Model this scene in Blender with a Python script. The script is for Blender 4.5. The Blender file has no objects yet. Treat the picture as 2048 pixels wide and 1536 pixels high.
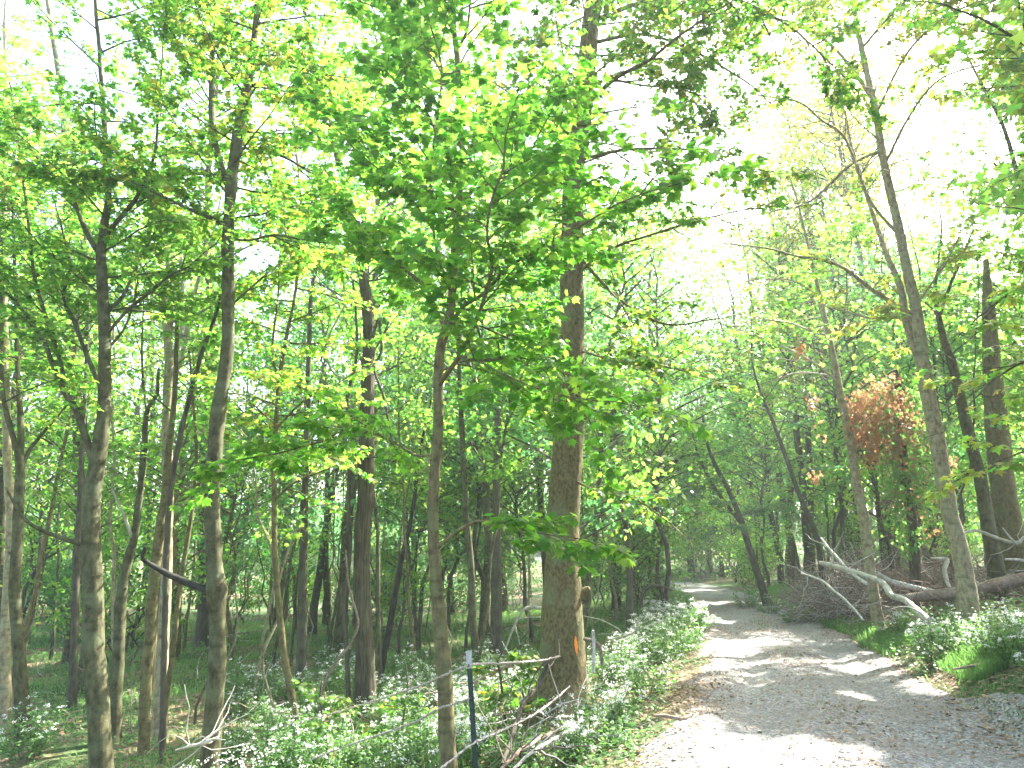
import bpy, math, random
import numpy as np
from mathutils import Vector, Matrix, noise
R = math.radians
random.seed(7); rng = np.random.default_rng(7)
SC = bpy.context.scene
COL = SC.collection

# ------------------------------------------------------------------ camera, sky, sun, exposure
CAMZ, PITCH, F = 1.6, R(12), 1422.0
cam = bpy.data.cameras.new('camera'); cam.lens = 25.0; cam.sensor_width = 36; cam.clip_end = 3000; cam.clip_start = 0.05
camo = bpy.data.objects.new('camera', cam); COL.objects.link(camo)
camo.location = (0, 0, CAMZ); camo.rotation_euler = (R(90)+PITCH, 0, 0)
SC.camera = camo
SUN_AZ, SUN_EL = 52, 47            # degrees to the right of the view, above the horizon
w = bpy.data.worlds.new('World'); SC.world = w; w.use_nodes = True
nt = w.node_tree; nt.nodes.clear()
sky = nt.nodes.new('ShaderNodeTexSky'); sky.sky_type = 'NISHITA'; sky.sun_disc = False
sky.sun_elevation = R(SUN_EL); sky.sun_rotation = R(SUN_AZ); sky.dust_density = 5.0; sky.air_density = 1.0; sky.ozone_density = 1.0
bg = nt.nodes.new('ShaderNodeBackground'); bg.inputs['Strength'].default_value = 0.15
wo = nt.nodes.new('ShaderNodeOutputWorld')
nt.links.new(sky.outputs[0], bg.inputs[0]); nt.links.new(bg.outputs[0], wo.inputs[0])
SUNV = Vector((math.sin(R(SUN_AZ))*math.cos(R(SUN_EL)), math.cos(R(SUN_AZ))*math.cos(R(SUN_EL)), math.sin(R(SUN_EL))))
sl = bpy.data.lights.new('sun', 'SUN'); sl.energy = 5.0; sl.angle = R(0.5); sl.color = (1.0, 0.95, 0.86)
so = bpy.data.objects.new('sun', sl); COL.objects.link(so); so.rotation_euler = (-SUNV).to_track_quat('-Z', 'Y').to_euler(); so.location = (8, 8, 30)
SC.view_settings.view_transform = 'Standard'; SC.view_settings.look = 'None'
SC.view_settings.exposure = 2.9; SC.view_settings.gamma = 1.0
SC.render.engine = 'CYCLES'
cy = SC.cycles
cy.max_bounces = 7; cy.diffuse_bounces = 4; cy.glossy_bounces = 2; cy.transmission_bounces = 5; cy.transparent_max_bounces = 4
cy.caustics_reflective = False; cy.caustics_refractive = False; cy.use_denoising = True; cy.sample_clamp_indirect = 6

# ------------------------------------------------------------------ pixel rays and the terrain
CP, SP = math.cos(PITCH), math.sin(PITCH)
def ray(x, y):
    u = (x-1024)/F; v = (768-y)/F
    return np.array([u, CP - v*SP, SP + v*CP])
def at(x, y, D):                       # the point at world distance Y = D seen at photo pixel x, y
    d = ray(x, y); t = D/d[1]
    return np.array([0, 0, CAMZ]) + d*t
def project(P):
    P = np.asarray(P, float); X = P[:, 0]; Y = P[:, 1]; Z = P[:, 2]-CAMZ
    dep = Y*CP + Z*SP; up = -Y*SP + Z*CP
    dep = np.where(dep < .05, .05, dep)
    return 1024+F*X/dep, 768-F*up/dep, dep
RY = [-30, 0, 6, 8.8, 14, 28.7, 46, 60, 80, 140]; RX = [-6, .9, 2.65, 3.6, 5.1, 8.6, 10.6, 9.0, 2, -25]
def road_x(Y): return np.interp(Y, RY, RX)
rxs = np.linspace(-30, 140, 1200); _sm = np.convolve(np.pad(np.interp(rxs, RY, RX), 20, mode='edge'), np.ones(41)/41, 'valid')
def road_x(Y): return np.interp(Y, rxs, _sm)
def vnoise(x, y, s, seed=0):
    x = np.asarray(x)*s; y = np.asarray(y)*s
    return (np.sin(x*1.0+seed)*np.cos(y*1.3-seed*.7) + .6*np.sin(x*2.3-y*1.7+seed*1.9) + .35*np.sin(x*4.1+y*3.7+seed*.3)*np.cos(y*5.1-x*1.1))/1.6
def H(X, Y):
    X = np.asarray(X, float); Y = np.asarray(Y, float)
    s = X - road_x(Y)
    zr = -.03*np.clip(Y, -20, 55)
    e = np.clip(-s-1.55, 0, None)
    left = -1.75*(1-np.exp(-e/6.0)) + .06*np.clip(e-24, 0, 60)
    f = np.clip(s-1.6, 0, None)
    right = 1.35*(1-np.exp(-f/2.4)) * np.clip(1.15-Y/45, .25, 1) + .05*np.clip(f-4, 0, 60)
    far = .05*np.clip(Y-58, 0, 70)
    off = np.clip((np.abs(s)-1.4)/1.5, 0, 1)
    z = zr + left + right + far
    z = z + off*(.10*vnoise(X, Y, .8) + .04*vnoise(X, Y, 3.1, 2)) + (1-off)*(.018*vnoise(X, Y, 1.7, 4) - .055*np.exp(-((np.abs(s)-.75)/.28)**2))
    return z
def hz(x, y): return float(H(x, y))
def hit(x, y):                         # where the ray of a photo pixel meets the ground
    d = ray(x, y); t = 2.0
    while t < 140:
        p = d*t
        if CAMZ+p[2] < hz(p[0], p[1]): return np.array([p[0], p[1], CAMZ+p[2]])
        t += .04
    return np.array([d[0]*60, d[1]*60, 0])

# ------------------------------------------------------------------ mesh helpers
def mesh_np(name, V, faces_flat, starts, mats, midx=None, smooth=True):
    me = bpy.data.meshes.new(name)
    V = np.asarray(V, np.float32)
    me.vertices.add(len(V)); me.vertices.foreach_set('co', V.ravel())
    me.loops.add(len(faces_flat)); me.loops.foreach_set('vertex_index', np.asarray(faces_flat, np.int32))
    me.polygons.add(len(starts)); me.polygons.foreach_set('loop_start', np.asarray(starts, np.int32))
    for m in mats: me.materials.append(m)
    if midx is not None: me.polygons.foreach_set('material_index', np.asarray(midx, np.int32))
    me.update(calc_edges=True)
    me.polygons.foreach_set('use_smooth', np.full(len(starts), smooth)); me.update()
    return me
class Geo:
    """collects quads and triangles as numpy blocks"""
    def __init__(s): s.V = []; s.F = []; s.S = []; s.M = []; s.n = 0; s.l = 0
    def add(s, V, F, m=0):             # F: (k, 3 or 4)
        V = np.asarray(V, float); F = np.asarray(F, int)
        if len(V) == 0 or len(F) == 0: return
        k = F.shape[1]
        s.V.append(V); s.F.append((F+s.n).ravel()); s.S.append(s.l+np.arange(len(F))*k); s.M.append(np.full(len(F), m))
        s.n += len(V); s.l += F.size
    def mesh(s, name, mats, org=(0, 0, 0), smooth=True):
        return mesh_np(name, np.concatenate(s.V)-np.asarray(org), np.concatenate(s.F), np.concatenate(s.S), mats, np.concatenate(s.M), smooth)
def link(name, me, parent=None, loc=(0, 0, 0)):
    o = bpy.data.objects.new(name, me); COL.objects.link(o)
    if parent: o.parent = parent
    o.location = loc
    return o
def thing(name, label, cat, loc, group=None):
    o = bpy.data.objects.new(name, None); COL.objects.link(o); o.location = loc; o.empty_display_size = .3
    o['label'] = label; o['category'] = cat
    if group: o['group'] = group
    return o
def tag(o, label, cat, group=None, kind=None):
    o['label'] = label
    if cat: o['category'] = cat
    if group: o['group'] = group
    if kind: o['kind'] = kind
    return o
def smooth_path(P, W, step):
    P = np.asarray(P, float); W = np.asarray(W, float)
    if len(P) < 2: return P, W
    A = np.vstack([2*P[0]-P[1], P, 2*P[-1]-P[-2]]); out = []; ow = []
    for i in range(1, len(A)-2):
        p0, p1, p2, p3 = A[i-1:i+3]; n = max(1, int(np.linalg.norm(p2-p1)/step))
        for k in range(n):
            t = k/n
            out.append(.5*((2*p1)+(-p0+p2)*t+(2*p0-5*p1+4*p2-p3)*t*t+(-p0+3*p1-3*p2+p3)*t**3)); ow.append(W[i-1]*(1-t)+W[i]*t)
    out.append(P[-1]); ow.append(W[-1])
    return np.array(out), np.array(ow)
def tube(g, P, r, sides=8, m=0, rough=0.0, seed=0, ridges=None, cap=True):
    P = np.asarray(P, float); r = np.asarray(r, float); n = len(P)
    if n < 2: return
    T = np.gradient(P, axis=0); T /= np.linalg.norm(T, axis=1)[:, None]+1e-9
    ref = np.array([0, 1, 0]) if abs(T[:, 1]).mean() < .8 else np.array([1, 0, 0])
    U = np.cross(T, ref); U /= np.linalg.norm(U, axis=1)[:, None]+1e-9; Wv = np.cross(T, U)
    a = np.arange(sides)/sides*2*math.pi
    rr = r[:, None]*np.ones(sides)[None]
    L = np.concatenate([[0], np.cumsum(np.linalg.norm(np.diff(P, axis=0), axis=1))])
    if rough:
        lr = L[:, None]/max(r.mean(), .01)
        rr = rr*(1+rough*(np.sin(lr*.55+seed+2*np.sin(a*2+seed))*.45+np.sin(lr*1.7+a*3+seed*2)*.3+np.sin(lr*.23+a+seed)*.6) + rng.normal(0, rough*.22, rr.shape))
    if ridges: rr = rr*(1+ridges[0]*np.sin(a*ridges[1]+np.sin(L[:, None]*1.3)*1.2)+rng.normal(0, ridges[0]*.5, rr.shape))
    V = P[:, None, :] + rr[..., None]*(np.cos(a)[None, :, None]*U[:, None, :]+np.sin(a)[None, :, None]*Wv[:, None, :])
    V = V.reshape(-1, 3)
    i = np.arange(n-1)[:, None]; j = np.arange(sides)[None]; j2 = (j+1) % sides
    Fq = np.stack([i*sides+j, i*sides+j2, (i+1)*sides+j2, (i+1)*sides+j], -1).reshape(-1, 4)
    g.add(V, Fq, m)
    if cap:
        V2 = np.vstack([V[-sides:], P[-1:]+T[-1:]*r[-1]*.6]); g.add(V2, np.stack([np.arange(sides), (np.arange(sides)+1) % sides, np.full(sides, sides)], -1), m)
def sticks(g, A, B, r0, r1, m=0):      # many thin 3-sided prisms
    A = np.asarray(A); B = np.asarray(B)
    if len(A) == 0: return
    T = B-A; T = T/(np.linalg.norm(T, axis=1)[:, None]+1e-9)
    U = np.cross(T, np.array([.3, .2, 1.0])); U /= np.linalg.norm(U, axis=1)[:, None]+1e-9; W = np.cross(T, U)
    n = len(A); V = np.zeros((n, 6, 3))
    for k in range(3):
        a = k*2.094; d = math.cos(a)*U+math.sin(a)*W
        V[:, k] = A+d*np.asarray(r0).reshape(-1, 1); V[:, 3+k] = B+d*np.asarray(r1).reshape(-1, 1)
    F0 = np.array([[0, 1, 4, 3], [1, 2, 5, 4], [2, 0, 3, 5]])
    g.add(V.reshape(-1, 3), (np.arange(n)[:, None, None]*6+F0[None]).reshape(-1, 4), m)

# leaf outlines: x across, y along, z bend
def fan(pts, ctr): 
    V = np.array([ctr]+pts, float); n = len(pts)
    return V, np.array([[0, 1+i, 1+(i+1) % n] for i in range(n)])
def _maple():
    h = [(0, 0), (.10, .06), (.36, -.02), (.30, .16), (.56, .34), (.40, .40), (.50, .66), (.26, .56), (.20, .74), (.10, .72), (0, 1.04)]
    pts = h+[(-x, y) for x, y in h[-2:0:-1]]
    return fan([(x, y, -.45*x*x-.22*y*y+.05*abs(x)) for x, y in pts], (0, .34, .03))
MAPLE = _maple()
def _star():
    h = [(0, 0), (.38, .02), (.22, .24), (.54, .48), (.2, .56), (0, 1.0)]
    pts = h+[(-x, y) for x, y in h[-2:0:-1]]
    return fan([(x, y, -.4*x*x-.2*y*y) for x, y in pts], (0, .36, .03))
STAR = _star()
OVAL = (np.array([(0, 0, 0), (.26, .35, -.05), (.2, .72, -.1), (0, 1, -.2), (-.2, .72, -.1), (-.26, .35, -.05), (0, .4, .03)]), np.array([[6, 0, 1], [6, 1, 2], [6, 2, 3], [6, 3, 4], [6, 4, 5], [6, 5, 0]]))
DIAM = (np.array([(0, 0, 0), (.42, .42, -.1), (0, 1, -.12), (-.42, .5, -.1)]), np.array([[0, 1, 2], [0, 2, 3]]))
def norm(a): return a/(np.linalg.norm(a, axis=1)[:, None]+1e-9)
class Leaves:
    def __init__(s): s.C = []; s.T = []; s.N = []; s.S = []
    def add(s, C, T, N, S): s.C.append(C); s.T.append(T); s.N.append(N); s.S.append(S)
    def arrays(s): return [np.concatenate(q) for q in (s.C, s.T, s.N, s.S)]
def put_leaves(g, arr, tpl, m=0):
    C, T, N, S = arr
    if len(C) == 0: return
    T = norm(T); N = norm(N-T*(N*T).sum(1)[:, None]); B = np.cross(T, N)
    V0, F0 = tpl
    V = C[:, None]+S[:, None, None]*(V0[None, :, 0:1]*B[:, None]+V0[None, :, 1:2]*T[:, None]+V0[None, :, 2:3]*rng.uniform(-.4, 2.6, (len(C), 1, 1))*N[:, None])
    g.add(V.reshape(-1, 3), (np.arange(len(C))[:, None, None]*len(V0)+F0[None]).reshape(-1, F0.shape[1]), m)

# ------------------------------------------------------------------ materials
def mat(name, build):
    m = bpy.data.materials.new(name); m.use_nodes = True; n = m.node_tree; n.nodes.clear()
    out = n.nodes.new('ShaderNodeOutputMaterial'); n.links.new(build(n), out.inputs[0]); return m
def N_(n, t, **kw):
    x = n.nodes.new(t)
    for k, v in kw.items():
        if hasattr(x, k): setattr(x, k, v)
        else: x.inputs[k].default_value = v
    return x
def ramp(n, src, stops):
    r = n.nodes.new('ShaderNodeValToRGB'); e = r.color_ramp.elements
    while len(e) < len(stops): e.new(.5)
    for i, (p, c) in enumerate(stops): e[i].position = p; e[i].color = (*c, 1)
    n.links.new(src, r.inputs[0]); return r.outputs[0]
def mixc(n, f, a, b, blend='MIX'):
    x = n.nodes.new('ShaderNodeMix'); x.data_type = 'RGBA'; x.blend_type = blend
    for i, v in ((0, f), (6, a), (7, b)):
        if isinstance(v, (int, float)): x.inputs[i].default_value = v
        elif isinstance(v, tuple): x.inputs[i].default_value = (*v, 1)
        else: n.links.new(v, x.inputs[i])
    return x.outputs[2]
def leaf_mat(name, cols, trans, tw=.5, rough=.45, spec=.35):
    def b(n):
        geo = N_(n, 'ShaderNodeNewGeometry'); oi = N_(n, 'ShaderNodeObjectInfo')
        c = ramp(n, geo.outputs['Random Per Island'], [(i/(len(cols)-1) if len(cols) > 1 else 0, x) for i, x in enumerate(cols)])
        t = ramp(n, geo.outputs['Random Per Island'], [(i/(len(trans)-1) if len(trans) > 1 else 0, x) for i, x in enumerate(trans)])
        hs = N_(n, 'ShaderNodeHueSaturation'); mr = N_(n, 'ShaderNodeMapRange'); mr.inputs[3].default_value = .8; mr.inputs[4].default_value = 1.2
        n.links.new(oi.outputs['Random'], mr.inputs[0]); n.links.new(mr.outputs[0], hs.inputs['Value']); n.links.new(t, hs.inputs['Color'])
        p = N_(n, 'ShaderNodeBsdfPrincipled'); p.inputs['Roughness'].default_value = rough; p.inputs['Specular IOR Level'].default_value = spec
        n.links.new(c, p.inputs['Base Color'])
        tr = N_(n, 'ShaderNodeBsdfTranslucent'); n.links.new(hs.outputs[0], tr.inputs[0])
        mx = N_(n, 'ShaderNodeMixShader'); mx.inputs[0].default_value = tw
        n.links.new(p.outputs[0], mx.inputs[1]); n.links.new(tr.outputs[0], mx.inputs[2]); return mx.outputs[0]
    return mat(name, b)
def bark_mat(name, dark, light, sxy=14, sz=5, lich=(.2, .22, .15), lichen=.35, bump=.5, rings=0.0, rng_scale=1.0):
    def b(n):
        tc = N_(n, 'ShaderNodeTexCoord'); mp = N_(n, 'ShaderNodeMapping'); mp.inputs['Scale'].default_value = (sxy, sxy, sz)
        n.links.new(tc.outputs['Object'], mp.inputs[0])
        n1 = N_(n, 'ShaderNodeTexNoise'); n1.inputs['Scale'].default_value = 1; n1.inputs['Detail'].default_value = 8; n1.inputs['Roughness'].default_value = .65
        n.links.new(mp.outputs[0], n1.inputs['Vector'])
        c = ramp(n, n1.outputs['Fac'], [(.32, dark), (.62, light)])
        n2 = N_(n, 'ShaderNodeTexNoise'); n2.inputs['Scale'].default_value = 3.2*rng_scale; n2.inputs['Detail'].default_value = 4; n.links.new(tc.outputs['Object'], n2.inputs['Vector'])
        f = ramp(n, n2.outputs['Fac'], [(.5, (0, 0, 0)), (.62, (lichen,)*3)])
        c = mixc(n, f, c, lich)
        if rings:
            m3 = N_(n, 'ShaderNodeMapping'); m3.inputs['Scale'].default_value = (5, 5, 22); n.links.new(tc.outputs['Object'], m3.inputs[0])
            n3 = N_(n, 'ShaderNodeTexNoise'); n3.inputs['Scale'].default_value = 1; n3.inputs['Detail'].default_value = 3; n.links.new(m3.outputs[0], n3.inputs['Vector'])
            f3 = ramp(n, n3.outputs['Fac'], [(.56, (0, 0, 0)), (.64, (rings,)*3)]); c = mixc(n, f3, c, tuple(x*.45 for x in dark))
        p = N_(n, 'ShaderNodeBsdfPrincipled'); p.inputs['Roughness'].default_value = .9; p.inputs['Specular IOR Level'].default_value = .2
        n.links.new(c, p.inputs['Base Color'])
        bp = N_(n, 'ShaderNodeBump'); bp.inputs['Strength'].default_value = bump; bp.inputs['Distance'].default_value = .03
        n.links.new(n1.outputs['Fac'], bp.inputs['Height']); n.links.new(bp.outputs[0], p.inputs['Normal']); return p.outputs[0]
    return mat(name, b)
def plain(name, col, rough=.8, metal=0, col2=None, sc=30):
    def b(n):
        p = N_(n, 'ShaderNodeBsdfPrincipled'); p.inputs['Roughness'].default_value = rough; p.inputs['Metallic'].default_value = metal
        tc = N_(n, 'ShaderNodeTexCoord'); x = N_(n, 'ShaderNodeTexNoise'); x.inputs['Scale'].default_value = sc; x.inputs['Detail'].default_value = 5
        n.links.new(tc.outputs['Object'], x.inputs['Vector'])
        c = ramp(n, x.outputs['Fac'], [(.35, col), (.65, col2 or tuple(v*.7 for v in col))]); n.links.new(c, p.inputs['Base Color']); return p.outputs[0]
    return mat(name, b)
L_MAPLE = leaf_mat('maple_leaf', [(.035, .09, .018), (.05, .11, .02), (.08, .13, .025)], [(.10, .35, .03), (.18, .47, .04), (.42, .68, .07)], .58)
L_TALL = leaf_mat('tall_tree_leaf', [(.045, .10, .022), (.065, .12, .025), (.10, .14, .03)], [(.14, .47, .05), (.28, .62, .07), (.60, .76, .12)], .6)
L_COOL = leaf_mat('bluish_leaf', [(.04, .11, .045), (.055, .12, .05)], [(.12, .42, .12), (.2, .52, .14)], .5)
L_YEL = leaf_mat('yellowing_leaf', [(.11, .14, .03), (.14, .15, .03), (.16, .12, .03)], [(.42, .56, .06), (.55, .60, .07), (.6, .5, .07)], .5)
L_RED = leaf_mat('dead_vine_leaf', [(.24, .11, .055), (.32, .18, .10), (.16, .09, .055)], [(.5, .24, .11), (.6, .36, .18)], .35)
L_HERB = leaf_mat('herb_leaf', [(.045, .12, .04), (.07, .15, .045), (.09, .16, .05)], [(.16, .42, .08), (.28, .5, .10)], .4)
L_GRASS = leaf_mat('grass_blade', [(.05, .14, .05), (.08, .17, .05), (.13, .16, .06)], [(.16, .42, .09), (.28, .48, .10)], .4)
L_FLOWER = leaf_mat('white_flower', [(.72, .74, .70), (.8, .8, .78)], [(.7, .72, .66), (.75, .76, .7)], .35)
L_LITTER = leaf_mat('fallen_leaf', [(.10, .065, .04), (.18, .13, .09), (.26, .21, .155), (.13, .09, .06), (.27, .15, .07), (.22, .18, .13)], [(.3, .2, .1), (.4, .25, .1)], .12, .7)
B_LIGHT = bark_mat('light_bark', (.12, .10, .06), (.34, .29, .19), 16, 9, (.26, .28, .18), .5, .5, .3)
B_GREY = bark_mat('grey_bark', (.024, .024, .012), (.10, .097, .05), 16, 9, (.11, .125, .07), .6, .5, .22)
B_TAN = bark_mat('tan_bark', (.05, .042, .02), (.175, .147, .072), 18, 9, (.12, .14, .06), .5, .5, .3)
B_DARK = bark_mat('dark_bark', (.035, .03, .025), (.10, .085, .065), 18, 4, (.10, .13, .07), .4, .6)
B_BIG = bark_mat('mottled_bark', (.05, .04, .018), (.17, .14, .065), 26, 16, (.15, .17, .09), .7, .8, 0, .7)
B_SHAG = bark_mat('furrowed_bark', (.02, .017, .011), (.115, .098, .066), 42, 2.2, (.16, .17, .10), .25, 1.0)
B_PALE = bark_mat('pale_bark', (.22, .20, .17), (.46, .43, .37), 9, 4, (.30, .33, .26), .4, .25, .25)
B_DEAD = bark_mat('weathered_wood', (.22, .20, .18), (.50, .48, .45), 16, 16, (.2, .18, .14), .3, .4)
B_DRY = bark_mat('dry_brown_stick', (.085, .06, .042), (.25, .19, .15), 20, 20, (.3, .27, .24), .3, .3)
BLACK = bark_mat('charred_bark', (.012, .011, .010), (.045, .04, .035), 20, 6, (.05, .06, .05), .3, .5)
PAINT = plain('orange_paint', (.85, .20, .01), .6, 0, (.95, .30, .02))
POST = plain('green_post_paint', (.012, .028, .02), .6, .1, (.022, .042, .032))
POSTW = plain('white_post_tip', (.42, .42, .40), .6)
WIRE = plain('frayed_wire', (.55, .50, .46), .8, 0, (.25, .18, .14), 60)

def ground_mat():
    def b(n):
        tc = N_(n, 'ShaderNodeTexCoord')
        a = N_(n, 'ShaderNodeTexNoise'); a.inputs['Scale'].default_value = .35; a.inputs['Detail'].default_value = 5; n.links.new(tc.outputs['Object'], a.inputs['Vector'])
        v = N_(n, 'ShaderNodeTexVoronoi'); v.inputs['Scale'].default_value = 16; n.links.new(tc.outputs['Object'], v.inputs['Vector'])
        d = N_(n, 'ShaderNodeTexNoise'); d.inputs['Scale'].default_value = 22; d.inputs['Detail'].default_value = 8; n.links.new(tc.outputs['Object'], d.inputs['Vector'])
        hv = N_(n, 'ShaderNodeSeparateColor'); n.links.new(v.outputs['Color'], hv.inputs[0])
        brown = ramp(n, hv.outputs[0], [(0, (.09, .06, .04)), (.4, (.17, .12, .08)), (.75, (.24, .18, .12)), (1, (.13, .08, .05))])
        green = ramp(n, d.outputs['Fac'], [(.3, (.03, .055, .02)), (.7, (.075, .12, .04))])
        f = ramp(n, a.outputs['Fac'], [(.40, (0, 0, 0)), (.52, (1, 1, 1))])
        c = mixc(n, f, brown, green)
        p = N_(n, 'ShaderNodeBsdfPrincipled'); p.inputs['Roughness'].default_value = .95; p.inputs['Specular IOR Level'].default_value = .15
        n.links.new(c, p.inputs['Base Color'])
        bp = N_(n, 'ShaderNodeBump'); bp.inputs['Strength'].default_value = .8; bp.inputs['Distance'].default_value = .05
        n.links.new(d.outputs['Fac'], bp.inputs['Height']); n.links.new(bp.outputs[0], p.inputs['Normal']); return p.outputs[0]
    return mat('forest_floor', b)
def road_mat():
    def b(n):
        tc = N_(n, 'ShaderNodeTexCoord')
        a = N_(n, 'ShaderNodeTexNoise'); a.inputs['Scale'].default_value = .9; a.inputs['Detail'].default_value = 6; n.links.new(tc.outputs['Object'], a.inputs['Vector'])
        v = N_(n, 'ShaderNodeTexVoronoi'); v.inputs['Scale'].default_value = 38; n.links.new(tc.outputs['Object'], v.inputs['Vector'])
        d = N_(n, 'ShaderNodeTexNoise'); d.inputs['Scale'].default_value = 60; d.inputs['Detail'].default_value = 6; n.links.new(tc.outputs['Object'], d.inputs['Vector'])
        hv = N_(n, 'ShaderNodeSeparateColor'); n.links.new(v.outputs['Color'], hv.inputs[0])
        c = ramp(n, hv.outputs[0], [(0, (.10, .10, .10)), (.5, (.19, .19, .19)), (.85, (.27, .27, .27)), (1, (.40, .40, .39))])
        c2 = ramp(n, d.outputs['Fac'], [(.3, (.085, .075, .065)), (.7, (.22, .205, .19))])
        f = ramp(n, a.outputs['Fac'], [(.38, (.12,)*3), (.62, (.75,)*3)])
        c = mixc(n, f, c, c2)
        p = N_(n, 'ShaderNodeBsdfPrincipled'); p.inputs['Roughness'].default_value = .9; p.inputs['Specular IOR Level'].default_value = .25
        n.links.new(c, p.inputs['Base Color'])
        bp = N_(n, 'ShaderNodeBump'); bp.inputs['Strength'].default_value = .7; bp.inputs['Distance'].default_value = .015
        n.links.new(v.outputs['Distance'], bp.inputs['Height']); n.links.new(bp.outputs[0], p.inputs['Normal']); return p.outputs[0]
    return mat('gravel', b)

# ------------------------------------------------------------------ ground and road
def sheet(xs, ys, Z):
    X, Y = np.meshgrid(xs, ys); V = np.stack([X, Y, Z(X, Y)], -1).reshape(-1, 3); nx = len(xs); ny = len(ys)
    i = np.arange(ny-1)[:, None]; j = np.arange(nx-1)[None]
    return V, np.stack([i*nx+j, i*nx+j+1, (i+1)*nx+j+1, (i+1)*nx+j], -1).reshape(-1, 4)
def axis(lo, hi, fine_lo, fine_hi, fine, grow=1.12):
    c = list(np.arange(fine_lo, fine_hi, fine)); s = fine; x = c[-1]
    while x < hi: s *= grow; x += s; c.append(x)
    s = fine; x = c[0]
    while x > lo: s *= grow; x -= s; c.insert(0, x)
    return np.array(c)
g = Geo()
def Zg(X, Y):
    s = np.abs(X-road_x(Y)); h = H(np.clip(X, -90, 100), np.clip(Y, -60, 140))
    return h - .05*np.clip((1.35-s)/.2, 0, 1)*(np.abs(Y) < 90)
V, Fq = sheet(axis(-600, 600, -14, 18, .14), axis(-200, 800, 2, 30, .14), Zg); g.add(V, Fq)
tag(link('ground', g.mesh('ground', [ground_mat()])), 'leaf strewn forest floor falling away to the left of the track', None, kind='structure')
g = Geo(); ys = np.concatenate([np.arange(-12, 3, .4), np.arange(3, 24, .08), np.arange(24, 78, .3)]); ts = np.linspace(-1, 1, 46)
Yg, Tg = np.meshgrid(ys, ts, indexing='ij')
Wl = 1.6+.35*np.clip((9-Yg)/3, 0, 1)+.18*vnoise(Yg, Yg*0, 1.9, 1)+.07*vnoise(Yg, Yg*0, 9, 3); Wr = 1.65+.55*np.clip((10-Yg)/3, 0, 1)+.2*vnoise(Yg, Yg*0, 1.6, 5)+.07*vnoise(Yg, Yg*0, 8, 6)
Xg = road_x(Yg)+np.where(Tg < 0, Tg*Wl, Tg*Wr)
Zr = H(Xg, Yg)+.012-.05*np.clip((np.abs(Tg)-.9)/.1, 0, 1)+rng.normal(0, .003, Xg.shape)
nx = len(ts); i = np.arange(len(ys)-1)[:, None]; j = np.arange(nx-1)[None]
g.add(np.stack([Xg, Yg, Zr], -1).reshape(-1, 3), np.stack([i*nx+j, i*nx+j+1, (i+1)*nx+j+1, (i+1)*nx+j], -1).reshape(-1, 4)[:, ::-1])
tag(link('road', g.mesh('road', [road_mat()])), 'gravel track curving away between the trees', None, kind='structure')

# ------------------------------------------------------------------ light shafts: openings in the canopy that let the sun reach the ground
SHAFTS = []
def shaft(x, y, r, p=0.0): SHAFTS.append((hit(x, y), r, p))
for x, y, r in [(1300, 1300, .9), (1400, 1292, .8), (1480, 1290, .7), (1340, 1340, .6), (1400, 1328, .55), (1650, 1318, .9), (1720, 1322, 1.0), (1790, 1334, .9), (1850, 1310, .9), (1890, 1380, .5), (1840, 1368, .3),
                (1330, 1525, .7), (1440, 1515, .6), (1540, 1512, .55), (1640, 1525, .5), (1220, 1500, .9), (1280, 1450, .6), (1130, 1530, .4), (1250, 1330, .9), (1340, 1255, 1.1), (1400, 1240, .8), (1200, 1420, .5),
                (1900, 1270, .8), (1790, 1250, .7), (1980, 1300, .6), (760, 1470, .9), (640, 1500, .8), (880, 1440, .7), (520, 1440, .7), (960, 1480, .6), (700, 1430, .6),
                (250, 1400, 1.0), (80, 1320, 1.2), (1130, 1400, .3), (1410, 1205, .7), (1390, 1180, 1.0), (900, 1290, .8), (1680, 1210, .8), (1730, 1170, .6), (1900, 1170, .5), (1760, 1160, .5)]:
    shaft(x, y, r*(1.2 if x > 1180 else 1.0))
SA = np.array([s[0] for s in SHAFTS]); SR = np.array([s[1] for s in SHAFTS]); SV = np.array(SUNV)
for (x, y, D, r) in [(190, 1150, 9.5, .3), (110, 1200, 13, .4), (190, 1000, 9.5, .3), (1160, 900, 8.7, .35), (1165, 700, 8.7, .35), (1690, 900, 14, .3), (1670, 700, 14, .3), (1860, 900, 11, .3), (1900, 1100, 11, .3),
                     (340, 650, 17, 1.2), (730, 680, 12, .3), (430, 850, 9.5, .2), (1000, 750, 6.2, .5), (1250, 1050, 8, .7), (1300, 700, 9, .9), (1450, 600, 11, 1.2)]:
    SA = np.vstack([SA, at(x, y, D)]); SR = np.append(SR, r)
def in_shaft(C):
    out = np.zeros(len(C), bool)
    for a, r in zip(SA, SR):
        d = C-a; t = d@SV; k = (t > 1.2); dist2 = (d*d).sum(1)-t*t
        out |= k & (dist2 < (r*(1+.25*np.sin(C[:, 0]*5+C[:, 2]*4)))**2)
    return out
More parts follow.
